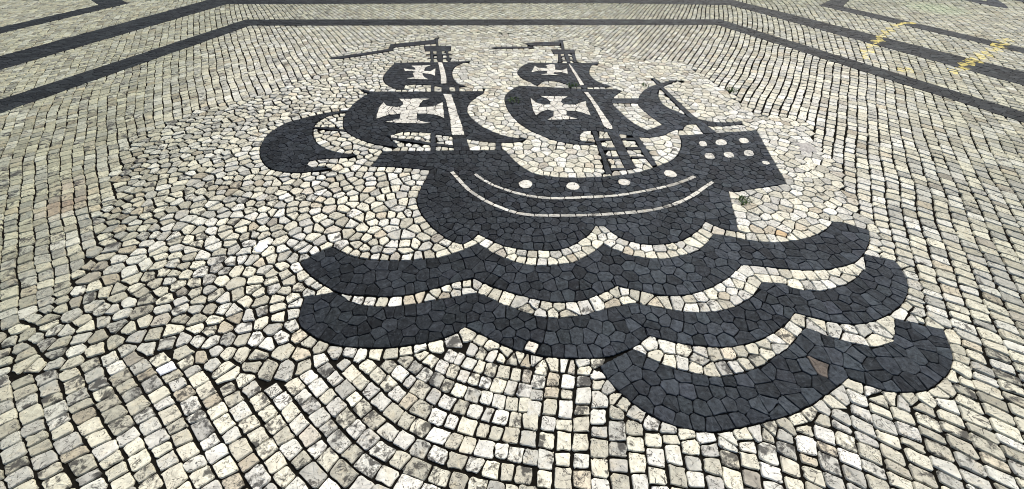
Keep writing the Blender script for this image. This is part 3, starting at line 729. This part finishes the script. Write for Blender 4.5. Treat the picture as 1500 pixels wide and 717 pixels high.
# ------------------------------------------------------------------ the courses of squared stones: two families of lines
GX0, GX1, GY0, GY1, GS = -12.6, 12.6, 0.15, 9.0, 0.1
gx = np.arange(GX0, GX1 + GS / 2, GS); gy = np.arange(GY0, GY1 + GS / 2, GS)
GX, GY = np.meshgrid(gx, gy)
fp = np.array([f[:2] for f in DATA['field']]); fv = np.array([f[2:] for f in DATA['field']])
def field(x, y):
    s = np.hypot(x, y)
    w = 0; acc = 0
    for p, v in zip(fp, fv):
        sc = 0.25 + 0.10 * np.hypot(*p)
        ww = 1.0 / (((x - p[0]) ** 2 + (y - p[1]) ** 2) / sc ** 2 + 0.10) ** 2.2
        w = w + ww
        acc = acc + ww[..., None] * v
    return acc / w[..., None]
FV = field(GX, GY)
def potential(head, space, eps=0.5):
    h = np.radians(head)
    # lines run along (sin h, cos h); the count grows across them
    tx, ty = np.sin(h), np.cos(h)
    nx_, ny_ = np.cos(h), -np.sin(h)
    W = 1.0 / (np.hypot(GX, GY) + .1) ** 2.0
    def grad(u):
        return (u[:, 1:] - u[:, :-1]) / GS, (u[1:] - u[:-1]) / GS
    def cell(u):
        a, b = grad(u)
        return (a[1:] + a[:-1]) / 2, (b[:, 1:] + b[:, :-1]) / 2
    def cellT(a, b):
        u = np.zeros_like(GX)
        a2 = a / (2 * GS); b2 = b / (2 * GS)
        u[:-1, 1:] += a2; u[1:, 1:] += a2; u[:-1, :-1] -= a2; u[1:, :-1] -= a2
        u[1:, :-1] += b2; u[1:, 1:] += b2; u[:-1, :-1] -= b2; u[:-1, 1:] -= b2
        return u
    av = lambda q: (q[1:, 1:] + q[1:, :-1] + q[:-1, 1:] + q[:-1, :-1]) / 4
    tx, ty, nx_, ny_, W, sp = av(tx), av(ty), av(nx_), av(ny_), av(W), av(space)
    def op(u):
        a, b = cell(u)
        dt = (a * tx + b * ty) * W
        dn = (a * nx_ + b * ny_) * W * eps
        r = cellT(dt * tx + dn * nx_, dt * ty + dn * ny_)
        # light stiffness against the checkerboard mode
        ga, gb = grad(u)
        s = np.zeros_like(u)
        m = 0.002
        s[:, 1:] += m * ga / GS; s[:, :-1] -= m * ga / GS
        s[1:] += m * gb / GS; s[:-1] -= m * gb / GS
        return r + s
    rhs = cellT(W * eps / sp * nx_, W * eps / sp * ny_)
    u = GX * np.mean(nx_ / sp) + GY * np.mean(ny_ / sp)
    r = rhs - op(u); p = r.copy(); rs = np.sum(r * r)
    for _ in range(900):
        q = op(p)
        al = rs / np.sum(p * q)
        u += al * p; r -= al * q
        rn = np.sum(r * r)
        if rn < 1e-6 * rs + 1e-12 and _ > 50 and rn < 1e-5:
            break
        p = r + rn / rs * p; rs = rn
    return u
U = potential(FV[..., 0], FV[..., 2])
V = potential(FV[..., 1], FV[..., 3])

def wander(lo_w, hi_w, amp, n=26):
    r = np.zeros_like(GX)
    for _ in range(n):
        a = RNG.uniform(0, 2 * np.pi); k = 2 * np.pi / RNG.uniform(lo_w, hi_w)
        r += np.sin(k * (GX * np.cos(a) + GY * np.sin(a)) + RNG.uniform(0, 6.28))
    return r * amp / math.sqrt(n / 2)
U = U * 1.17 + wander(.35, 1.2, .07)
V = V * 1.17 + wander(.35, 1.2, .07)

def samp(G, x, y):
    fx = np.clip((x - GX0) / GS, 0, len(gx) - 1.001); fy = np.clip((y - GY0) / GS, 0, len(gy) - 1.001)
    i = fx.astype(int); j = fy.astype(int); a = fx - i; b = fy - j
    return (G[j, i] * (1 - a) * (1 - b) + G[j, i + 1] * a * (1 - b) + G[j + 1, i] * (1 - a) * b + G[j + 1, i + 1] * a * b)
Uy, Ux = np.gradient(U, GS); Vy, Vx = np.gradient(V, GS)

AREA = ccw(DATA['area'])
def lattice():
    """centres and half axes of every squared stone inside the area"""
    st = 0.028
    xs = np.arange(AREA[:, 0].min(), AREA[:, 0].max(), st); ys = np.arange(max(GY0, AREA[:, 1].min()), AREA[:, 1].max(), st)
    X, Y = np.meshgrid(xs, ys); X = X.ravel(); Y = Y.ravel()
    m = inside(AREA, np.column_stack([X, Y])); X, Y = X[m], Y[m]
    u, v = samp(U, X, Y), samp(V, X, Y)
    # every course is shifted along itself by its own amount, so that the cross joints do not line up
    sh = lambda k, s: (np.modf(np.abs(np.sin(k * 12.9898 + s) * 43758.5453))[0] - .5)
    wl = np.clip((-X + 0.1 - 0.04 * Y) / 0.6 + .5, 0, 1)
    ku = np.round(u)
    v2 = v + .85 * wl * sh(ku, 1.3)
    kv0 = np.round(v)
    u2 = u + .7 * (1 - wl) * sh(kv0, 4.1)
    ku = np.where(wl > .5, ku, np.round(u2)); kv = np.where(wl > .5, np.round(v2), kv0)
    err = np.abs((u if True else u) + np.where(wl > .5, 0, u2 - u) - ku) + np.abs(v + np.where(wl > .5, v2 - v, 0) - kv)
    key = ku.astype(np.int64) * 100003 + kv.astype(np.int64)
    o = np.lexsort((err, key))
    key, o2 = key[o], o
    first = np.concatenate([[True], key[1:] != key[:-1]])
    sel = o2[first]
    sel = sel[err[sel] < .75]
    x, y = X[sel].copy(), Y[sel].copy()
    left = wl[sel] > .5
    # target potentials of this stone's centre
    tu = np.where(left, ku[sel], ku[sel] - .7 * (1 - wl[sel]) * sh(kv[sel], 4.1))
    tv = np.where(left, kv[sel] - .85 * wl[sel] * sh(ku[sel], 1.3), kv[sel])
    for _ in range(6):
        du = tu - samp(U, x, y); dv = tv - samp(V, x, y)
        a, b, c, d = samp(Ux, x, y), samp(Uy, x, y), samp(Vx, x, y), samp(Vy, x, y)
        det = a * d - b * c
        det = np.where(np.abs(det) < 1, 1, det)
        sx = (d * du - b * dv) / det; sy = (-c * du + a * dv) / det
        L = np.hypot(sx, sy); k = np.minimum(1, .05 / np.maximum(L, 1e-9))
        x += sx * k; y += sy * k
    a, b, c, d = samp(Ux, x, y), samp(Uy, x, y), samp(Vx, x, y), samp(Vy, x, y)
    det = a * d - b * c
    e1 = np.column_stack([d, -c]) / det[:, None]
    e2 = np.column_stack([-b, a]) / det[:, None]
    return np.column_stack([x, y]), e1, e2, ku[sel], kv[sel], left

def hsh(a, b, s):
    return np.modf(np.abs(np.sin(a * 127.1 + b * 311.7 + s * 74.7) * 43758.5453))[0] - .5

def squared_stones():
    c, e1, e2, ku, kv, left = lattice()
    l1, l2 = np.hypot(*e1.T), np.hypot(*e2.T)
    good = (l1 < .2) & (l2 < .2) & (l1 > .02) & (l2 > .02)
    res = []
    for k in np.where(good)[0]:
        i, j = ku[k], kv[k]
        # the joint across the course wanders from stone to stone; both neighbours share it
        if left[k]:
            lo, hi = -.5 + .34 * hsh(i, j, 1), .5 + .34 * hsh(i, j + 1, 1)
            s0, s1 = .16 * hsh(i, j, 2), .16 * hsh(i, j + 1, 2)
            w0, w1 = -.5 + .10 * hsh(i, j, 3), .5 + .10 * hsh(i + 1, j, 5)
            q = [(w0, lo - s0), (w1, lo + s0), (w1, hi + s1), (w0, hi - s1)]
        else:
            lo, hi = -.5 + .34 * hsh(i, j, 1), .5 + .34 * hsh(i + 1, j, 1)
            s0, s1 = .16 * hsh(i, j, 2), .16 * hsh(i + 1, j, 2)
            w0, w1 = -.5 + .10 * hsh(i, j, 3), .5 + .10 * hsh(i, j + 1, 5)
            q = [(lo - s0, w0), (hi - s1, w0), (hi + s1, w1), (lo + s0, w1)]
        q = np.array(q)
        near_mid = max(0, 1 - abs(c[k][0] - .3) / .9) * ramp(1.6 - c[k][1], 0, .5)
        gw = .0009 * (.15 + .85 * ramp(c[k][1], .9, 2.6)) * RNG.uniform(.0, 1.8)
        ax = 0 if left[k] else 1
        q[:, ax] *= 1 - 2 * gw / (l1[k] if left[k] else l2[k])
        parts = [q]
        for ax_, ln in ((0, l1[k]), (1, l2[k])):
            lim = .106 if c[k][1] < 2 else .125
            if ln > lim and RNG.random() < ramp(ln, lim, lim * 1.35) + .25:
                new = []
                for r in parts:
                    lo_, hi_ = r[:, ax_].min(), r[:, ax_].max()
                    f = RNG.uniform(.40, .60)
                    m1, m2 = f + RNG.uniform(-.05, .05), f + RNG.uniform(-.05, .05)
                    # vertices order w0lo.. : pair them along the axis
                    o = np.argsort(r[:, ax_])
                    a0, a1 = sorted(o[:2], key=lambda z: r[z, 1 - ax_]); b0, b1 = sorted(o[2:], key=lambda z: r[z, 1 - ax_])
                    p0 = r[a0] + (r[b0] - r[a0]) * m1; p1 = r[a1] + (r[b1] - r[a1]) * m2
                    new += [np.array([r[a0], p0, p1, r[a1]]), np.array([p0, r[b0], r[b1], p1])]
                parts = new
        for q in parts:
            P = c[k] + q[:, :1] * e1[k] + q[:, 1:] * e2[k]
            res.append((P.mean(0), P, l1[k], l2[k]))
    return res

import time
T0 = time.time()
SQ = squared_stones()
cent = np.array([s[0] for s in SQ])
keep = ~inside(IRR, cent)
allin = np.ones(len(SQ), bool)
for kcorner in range(4):
    allin &= in_dark(np.array([s[1][kcorner] * .8 + s[0] * .2 for s in SQ]))
allin &= in_dark(cent)
WAVES = [FIG[k][0] for k in ('wave1', 'wave2', 'wave3')]
for q in WAVES:
    dq = seg_dist(q, cent)
    keep &= ~((dq < .036) | inside(q, cent))
SQ = [s for s, a, b in zip(SQ, keep, allin) if a and not b]
print('squared stones', len(SQ), round(time.time() - T0, 1))

# ------------------------------------------------------------------ irregular stones round the ship and between the waves
def irregular_stones(d=0.069):
    cs, gh = [], []
    dmin = seg_dist(IRR, np.array([s[0] for s in SQ]))
    for w_ in WAVES:
        dmin = np.minimum(dmin, seg_dist(w_, np.array([s[0] for s in SQ])))
    sq_near = [(s[0], s[1]) for s, dd in zip(SQ, dmin) if dd < .25]
    h = {}
    def clash(p, r):
        a, b = int(p[0] // d), int(p[1] // d)
        for i in (a - 1, a, a + 1):
            for j in (b - 1, b, b + 1):
                for q in h.get((i, j), ()):
                    if (q[0] - p[0]) ** 2 + (q[1] - p[1]) ** 2 < r * r:
                        return True
        return False
    def put(p):
        h.setdefault((int(p[0] // d), int(p[1] // d)), []).append(p)
    for q in DARKPOLYS:
        ins, outs = contour_seeds(q, d * .96, d * .42, .85, 1.2, .2)
        ok = (inside(IRR, outs) | any(q is w_ for w_ in WAVES)) & ~in_dark(outs)
        for a, b, o in zip(ins, outs, ok):
            if o and not clash(b, .62 * d):
                cs.append(b); put(b); gh.append(a)
    lo, hi = IRR.min(0), IRR.max(0)
    cand = []
    for r, y in enumerate(np.arange(lo[1], hi[1], d * .88)):
        xs = np.arange(lo[0], hi[0], d)
        cand.append(np.column_stack([xs + (r % 2) * d / 2, np.full(len(xs), y)]))
    cand = np.concatenate(cand)
    cand += RNG.uniform(-.36, .36, cand.shape) * d
    cand = cand[inside(IRR, cand) & inside(AREA, cand)]
    cand = cand[~in_dark(cand)]
    extra = []
    for w_ in WAVES:
        lo, hi = w_.min(0) - .1, w_.max(0) + .1
        q = RNG.uniform(lo, hi, (int((hi - lo)[0] * (hi - lo)[1] / .0012), 2))
        extra.append(q[seg_dist(w_, q) < .052])
    extra = np.concatenate(extra)
    extra = extra[~inside(IRR, extra)]
    extra = extra[~in_dark(extra)]
    cand = np.concatenate([cand, extra])
    nd = np.full(len(cand), 1e9)
    for q in DARKPOLYS:
        nd = np.minimum(nd, seg_dist(q, cand))
    cand = cand[nd > .42 * d]
    inner = []
    sqh = Hash([c for c, P in sq_near], .05)
    for p in cand:
        if not clash(p, .66 * d) and all((sq_near[k][0][0] - p[0]) ** 2 + (sq_near[k][0][1] - p[1]) ** 2 > .046 ** 2 for k in sqh.near(p, 1)):
            inner.append(p); put(p)
    nb, ni = len(cs), len(inner)
    seeds = np.array(cs + inner + gh + [c for c, P in sq_near])
    sup = {nb + ni + len(gh) + k: P for k, (c, P) in enumerate(sq_near)}
    for _ in range(2):
        cells = voronoi(seeds, range(nb, nb + ni), d, sup)
        for i, c in cells.items():
            seeds[i] = seeds[i] * .4 + centroid(c) * .6
    cells = voronoi(seeds, range(nb + ni), d, sup)
    # the squared stones along the seam give way up to the middle line
    sh_ = Hash(seeds[:nb + ni], .07)
    for k, s in enumerate(SQ):
        P = [tuple(z) for z in s[1]]
        ch = False
        for j in sh_.near(s[0], 2):
            v = seeds[j] - s[0]
            L = np.hypot(*v)
            if L < .13 and L > 1e-6 and j in cells:
                n = v / L
                kk = n @ s[0] + L / 2
                if max(n[0] * z[0] + n[1] * z[1] for z in P) > kk:
                    P = clip_half(P, n, kk); ch = True
                    if len(P) < 3:
                        break
        if ch:
            SQ[k] = (s[0], arr(P) if len(P) >= 3 else s[1] * 0 + s[0], s[2], s[3])
    return [(seeds[i], c) for i, c in cells.items() if abs(area(arr(c))) > .00028]
IS = irregular_stones()
print('irregular stones', len(IS), round(time.time() - T0, 1))

# ------------------------------------------------------------------ pale stones are cut to the contour of the dark figures
def near_segment(poly, p):
    q = np.roll(poly, -1, 0)
    d = q - poly
    L = np.maximum(np.sum(d * d, 1), 1e-12)
    t = np.clip(np.sum((p - poly) * d, 1) / L, 0, 1)
    w = p - poly - t[:, None] * d
    k = int(np.argmin(np.sum(w * w, 1)))
    e = d[k] / math.sqrt(L[k])
    return poly[k], np.array([e[1], -e[0]])       # a point and the outward normal

def cut_to_contour(items, gaps):
    cs = np.array([c for c, P in items])
    ps = [ccw(P) for c, P in items]
    a0 = [area(p) for p in ps]
    alive = np.ones(len(items), bool)
    for poly in DARKPOLYS:
        lo, hi = poly.min(0) - .12, poly.max(0) + .12
        idx = np.where((cs[:, 0] > lo[0]) & (cs[:, 0] < hi[0]) & (cs[:, 1] > lo[1]) & (cs[:, 1] < hi[1]) & alive)[0]
        if not len(idx):
            continue
        idx = idx[(seg_dist(poly, cs[idx]) < .11) | inside(poly, cs[idx])]
        for i in idx:
            for rnd_ in range(2):
                p = ps[i]
                dense = np.concatenate([p, (p + np.roll(p, -1, 0)) / 2, p * .9 + cs[i] * .1])
                hit = inside(poly, dense)
                if not hit.any():
                    break
                if hit.all():
                    alive[i] = False
                    break
                # the contour point nearest to the stone's middle, seen from its free part
                free = dense[~hit].mean(0)
                ref = (free + dense[hit].mean(0)) / 2
                a, n = near_segment(poly, ref)
                if (free - a) @ n < -0.004:
                    a, n = near_segment(poly, free)
                k = -(n @ a) + (gaps[i] - .0014)
                c2 = clip_half([tuple(z) for z in p], (-n[0], -n[1]), k)
                if len(c2) < 3:
                    alive[i] = False
                    break
                ps[i] = ccw(c2)
            if alive[i] and area(ps[i]) < max(.0003, .06 * a0[i]):
                alive[i] = False
    return [(c, p) for c, p, a in zip(cs, ps, alive) if a], [g_ for g_, a in zip(gaps, alive) if a]

# ------------------------------------------------------------------ ground below everything
def sheet(name, x0, x1, y0, y1, z, mat, label=None):
    me = bpy.data.meshes.new(name)
    me.from_pydata([(x0, y0, z), (x1, y0, z), (x1, y1, z), (x0, y1, z)], [], [(0, 1, 2, 3)])
    me.materials.append(mat)
    o = bpy.data.objects.new(name, me)
    scene.collection.objects.link(o)
    return tag(o, kind='structure')
sheet('ground', -600, 600, -600, 600, -0.030, FAR)
bed = bpy.data.meshes.new('paving_bed')
bed.from_pydata([(p[0], p[1], -0.013) for p in AREA], [], [list(range(len(AREA)))])
bed.materials.append(SOIL)
bo = bpy.data.objects.new('paving_bed', bed)
scene.collection.objects.link(bo)
tag(bo, kind='structure')

# ------------------------------------------------------------------ pale paving, with the stones that stand out kept apart
special = {k: arr(v) for k, v in DATA['special'].items()}
special_poly = {}
pave = Stones()
painted = {'a': Stones(), 'b': Stones(), 'patch': Stones()}
def paint_of(p):
    for k in ('a', 'b'):
        path, w = arr(DATA['paint'][k][0]), DATA['paint'][k][1]
        d = 1e9
        for a, b in zip(path[:-1], path[1:]):
            e = b - a
            t = np.clip(((p - a) @ e) / (e @ e), 0, 1)
            d = min(d, np.hypot(*(p - a - t * e)))
        if d < w:
            return k
    for q in DATA['paintpatch']:
        if np.hypot(p[0] - q[0], p[1] - q[1]) < .10:
            return 'patch'
    return None
def lay(c, P, gap):
    D = far(c)
    fine = D < 4.2
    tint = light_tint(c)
    z = -0.0035 + RNG.normal(0, .0010)
    z = min(z, -0.0022)
    for k, s in special.items():
        if k not in special_poly and k != 'pale' and k != 'brown' and inside(ccw(P), s[None])[0]:
            special_poly[k] = (c, P, gap, z)
            return
    tgt, mat = pave, 0
    if c[0] > 2.0:
        pk = paint_of(c)
        if pk:
            tgt = painted[pk]
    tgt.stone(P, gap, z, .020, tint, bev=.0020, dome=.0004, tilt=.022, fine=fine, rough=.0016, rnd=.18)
SQ = [q for q in SQ if abs(area(arr(q[1]))) > .0004]
items = [(c, P) for c, P, l1, l2 in SQ] + IS
gaps = [.0036 + .0020 * ramp(c[0], .8, 2.0) + .0006 * ramp(-c[0], 0, 1.2) + abs(RNG.normal(0, .0010)) for c, P, l1, l2 in SQ]
gaps += [.0032 + .0036 * ramp(-c[0] - .15 * c[1] + .3, 0.0, 1.0) + abs(RNG.normal(0, .0009)) for c, P in IS]
items, gaps = cut_to_contour(items, gaps)
for (c, P), g_ in zip(items, gaps):
    lay(P.mean(0), P, g_)
tag(pave.build('pavement', [LIGHT]), kind='structure')
print('pavement', pave.n, round(time.time() - T0, 1))

# ------------------------------------------------------------------ dark figures
ZL = {1: (-0.0080, -0.0014), 2: (-0.0012, 0.0008), 3: (0.0012, 0.0028)}
zj = [0]
def figure(polys, level, name, mats, parent=None, base=None, d=0.068, tint=dark_tint, gap=.0018, bev=.0022, hole=None):
    s = Stones()
    if level == 2:
        gap, bev = .0009, .0012
    zp, zt = ZL[level]
    zj[0] = (zj[0] + 1) % 9
    dz = zj[0] * 0.00003
    for q in polys:
        s.plate(q, zp + dz)
        for c in fill_region(q, d):
            cc = centroid(c)
            if hole is not None:
                hit = [k for k in hole if k not in special_poly and inside(ccw(c), special[k][None])[0]]
                if hit:
                    special_poly[hit[0]] = (cc, c, gap, zt + dz)
                    continue
            fine = far(cc) < 4.2
            if level == 1 and cc[0] > 2.0:
                pk = paint_of(cc)
                if pk in ('a', 'b'):
                    painted[pk].stone(c, gap, zt + dz, .0018, tint(cc), bev=bev, dome=.0005, tilt=.008, fine=fine, mat=1)
                    continue
            s.stone(c, gap * RNG.uniform(.6, 1.5), zt + dz + RNG.normal(0, .0004), .006 if level == 1 else .0018, tint(cc), bev=bev, dome=.0003, tilt=.016, fine=fine, rough=.0012, rnd=.13)
    return s.build(name, mats, parent, base)
DM = [DARK, GROUT]
LM = [LIGHT, GROUT]
def white_tint(p):
    c = np.array((0.58, 0.565, 0.485)) * RNG.uniform(.78, 1.1)
    return (*c, np.clip(RNG.normal(.25, .22), 0, .7))

# the ship
base = (arr(FIG['hull'][0])).mean(0)
ship = bpy.data.objects.new('ship_mosaic', None)
scene.collection.objects.link(ship)
ship.location = (base[0], base[1], 0)
tag(ship, 'sailing ship mosaic of dark cobbles with white crosses on its sails, above the waves', 'mosaic')
def part(key, level, name, tint=dark_tint, mats=DM, parent=ship, d=.060, one=True, **kw):
    polys = FIG[key]
    if one:
        o = figure(polys, level, name, mats, parent, None if False else base, d, tint, **kw)
        return o
    return [figure([q], level, name, mats, parent, base, d, tint, **kw) for q in polys]
hull = part('hull', 1, 'hull')
def strip_part(path, w, L, level, name, parent):
    s = Stones()
    zp, zt = ZL[level]
    for tl in strip_tiles(path, w, L):
        s.plate(tl, zp)
        tn = RNG.uniform(.62, 1.05)
        s.stone(tl, .0036, zt, .0018, tuple(np.array(white_tint(tl[0])) * np.array([tn, tn, tn, 1.5])), bev=.002, dome=.0004, tilt=.006, rnd=.15, rough=.0006)
    return s.build(name, LM, parent, base)
strip_part(DATA['stripeU'], .033, .092, 2, 'stripe', hull)
strip_part(DATA['stripeD'], .034, .088, 2, 'stripe', hull)
def disc(x, y, r):
    ph = RNG.uniform(0, 6)
    return [(x + r * (1 + .04 * math.sin(3 * t + ph)) * math.cos(t), y + r * (1 + .05 * math.sin(2 * t + ph)) * math.sin(t)) for t in np.arange(20) * math.pi / 10]
for x, y, r in DATA['ports']:
    s = Stones(); s.plate(disc(x, y, r + .003), ZL[2][0]); s.stone(disc(x, y, r), .0005, ZL[2][1], .0018, white_tint((x, y)), bev=.003, dome=.0006, tilt=.004, fine=False)
    o = s.build('porthole', LM, hull, base)
for q in FIG['windows']:
    figure([q], 2, 'window', LM, hull, base, .06, white_tint)
part('jib', 1, 'jib_sail')
for key in ('topL', 'bigL', 'topR', 'bigR'):
    sl = part(key, 1, 'sail')
    part(key + 'cross', 3, 'cross', white_tint, LM, sl, .066, gap=.002)
    part(key + 'stripe', 3, 'mast_stripe', white_tint, LM, sl, .07, gap=.002)
for nm, q in zip(('mizzen_sail', 'sail_tip'), FIG['mizzen']):
    figure([q], 1, nm, DM, ship, base)
for key in ('mastL', 'mastR'):
    part(key, 2, 'mast_section', one=False)
part('mizmast', 2, 'mast')
for key in ('nestL', 'nestR'):
    part(key, 2, 'crows_nest')
for key in ('flagL', 'flagR'):
    part(key, 2, 'flag')
part('yardR', 2, 'yard')
for key in ('ropesL', 'ropesR'):
    part(key, 2, 'rope', one=False)
print('ship', round(time.time() - T0, 1))

# the waves
for key, lab in (('wave1', 'dark scalloped wave band right under the ship hull, highest of the three'),
                 ('wave2', 'longest dark wave band, between the other two, with a stray pale cobble in it'),
                 ('wave3', 'lowest and shortest dark wave band, at bottom right, with a brown cobble in it')):
    b = FIG[key][0].mean(0)
    tag(figure(FIG[key], 1, 'wave_mosaic', DM, None, b, .064, hole=('pale', 'brown')), lab, 'mosaic', 'dark wave bands below the ship')
# the borders
bt = lambda p: dark_tint(p, True)
for key, nm, lab, grp in (('inner', 'border_band', 'innermost thin dark border band framing the ship on three sides', 'dark border bands'),
                     ('middle', 'border_band', 'wide dark border band running outside the innermost thin one', 'dark border bands'),
                     ('outerL', 'border_band', 'dark band with a pointed leaf end at top left, outside the wide border', 'dark border bands'),
                     ('outerR', 'border_band', 'thin dark band starting with a hooked head at top right, crossed by yellow paint', 'dark border bands')):
    b = FIG[key][0].mean(0)
    tag(figure(FIG[key], 1, nm, DM, None, b, .09, bt), lab, 'border band', grp)
b = FIG['motif'][0].mean(0)
tag(figure(FIG['motif'], 1, 'scroll_mosaic', DM, None, b, .085), 'dark pointed scroll end cut by the top edge, far right corner', 'mosaic')
b = FIG['motif2'][0].mean(0)
tag(figure(FIG['motif2'], 1, 'curved_line_mosaic', DM, None, b, .085), 'thin dark line right of the pointed scroll in the far right corner', 'mosaic')
print('figures', round(time.time() - T0, 1))

# yellow paint worn over the cobbles
for k, nm, lab in (('a', 'painted_line', 'broken worn yellow paint line over cobbles, left one of the two'),
               ('b', 'painted_line', 'brighter dashed yellow paint line over cobbles, nearer the right edge'),
               ('patch', 'paint_trace', 'faint yellow paint trace on pale cobbles between the two yellow lines')):
    if painted[k].n:
        v = np.concatenate(painted[k].v).mean(0)
        tag(painted[k].build(nm, [LPAINT, DPAINT], None, v[:2]), lab, 'paint line')

# cobbles that stand out
SPT = {'white': ((0.76, 0.77, 0.77, 0), LIGHT, 'plain bright white cobble among squared stones at lower left'),
       'brown': ((0.085, 0.072, 0.058, 0), DARK, 'brown cobble set in the lowest dark wave band'),
       'pale': ((0.60, 0.56, 0.46, .1), LIGHT, 'single pale square cobble set in the middle dark wave band'),
       'orange': ((0.46, 0.34, 0.19, 0), LIGHT, 'orange tan cobble just above the right end of the top wave band')}
for k, (tt, mt, lab) in SPT.items():
    if k in special_poly:
        c, P, gap, z = special_poly[k]
        s = Stones()
        if k == 'pale':
            r = .029
            P = [(c[0] + r * 1.35 * math.cos(a), c[1] + r * 1.35 * math.sin(a)) for a in np.radians([20, 110, 200, 290])]
        s.stone(P, gap, z, .006, tt, bev=.004, dome=.001, tilt=.01)
        tag(s.build('cobblestone', [mt], None, c), lab, 'cobblestone')

# grey mortar patch, white splash, little weeds
def blob(name, x, y, rx, ry, z, th, mat, lobes, seed):
    rg = np.random.default_rng(seed)
    n = 48
    ph = rg.uniform(0, 6.28, 6); am = rg.uniform(.02, lobes, 6)
    V_, F_ = [(0, 0, z + th * 1.6)], []
    for ring, (sc, zz) in enumerate(((.5, z + th * 1.5), (.85, z + th), (1.0, z - .004))):
        for k in range(n):
            t = 2 * math.pi * k / n
            r = sc * (1 + sum(am[q] * math.sin((q + 2) * t + ph[q]) for q in range(6)))
            V_.append((rx * r * math.cos(t), ry * r * math.sin(t), zz + (rg.normal(0, th * .3) if ring < 2 else 0)))
    for k in range(n):
        j = (k + 1) % n
        F_.append((0, 1 + k, 1 + j))
        for ring in range(2):
            a, b2 = 1 + ring * n, 1 + (ring + 1) * n
            F_.append((a + k, b2 + k, b2 + j, a + j))
    me = bpy.data.meshes.new(name)
    me.from_pydata(V_, [], F_)
    me.polygons.foreach_set('use_smooth', [True] * len(F_))
    me.materials.append(mat)
    o = bpy.data.objects.new(name, me)
    scene.collection.objects.link(o)
    o.location = (x, y, 0)
    return o
x, y = DATA['spots']['patch']
tag(blob('mortar_patch', x, y, .070, .095, -.0015, .0010, PATCH, .20, 3), 'smeared grey mortar patch on the cobbles right of the ship stern', 'mortar patch')
x, y = DATA['spots']['splash']
tag(blob('paint_splash', x, y, .036, .046, -.001, .0010, SPLASH, .085, 5), 'small white splash on the cobbles left of the waves', 'splash')

def weed(x, y, r, n, hgt, lab, seed, name='weed_tuft'):
    rg = np.random.default_rng(seed)
    V_, F_ = [], []
    for k in range(n):
        a = rg.uniform(0, 6.28); rr = r * math.sqrt(rg.random())
        bx, by = rr * math.cos(a), rr * math.sin(a)
        d = rg.uniform(0, 6.28); L = hgt * rg.uniform(.5, 1.2); w = .0022 + .003 * rg.random()
        lean = rg.uniform(.2, 1.0)
        dx, dy = math.cos(d), math.sin(d)
        i = len(V_)
        V_ += [(bx - dy * w * .5, by + dx * w * .5, 0.0), (bx + dy * w * .5, by - dx * w * .5, 0.0),
               (bx + dx * L * lean * .5 + dy * w, by + dy * L * lean * .5 - dx * w, L * .65), (bx + dx * L * lean * .5 - dy * w, by + dy * L * lean * .5 + dx * w, L * .65),
               (bx + dx * L * lean, by + dy * L * lean, L * .85)]
        F_ += [(i, i + 1, i + 2, i + 3), (i + 3, i + 2, i + 4)]
    me = bpy.data.meshes.new(name)
    me.from_pydata(V_, [], F_)
    me.materials.append(MOSS)
    o = bpy.data.objects.new(name, me)
    scene.collection.objects.link(o)
    o.location = (x, y, 0.001)
    tag(o, lab, 'weed')
for (x, y, r, n, h, lab), sd in zip(DATA['weeds'], range(20, 60)):
    weed(x, y, r, n, h, lab, sd)
print('done', round(time.time() - T0, 1))
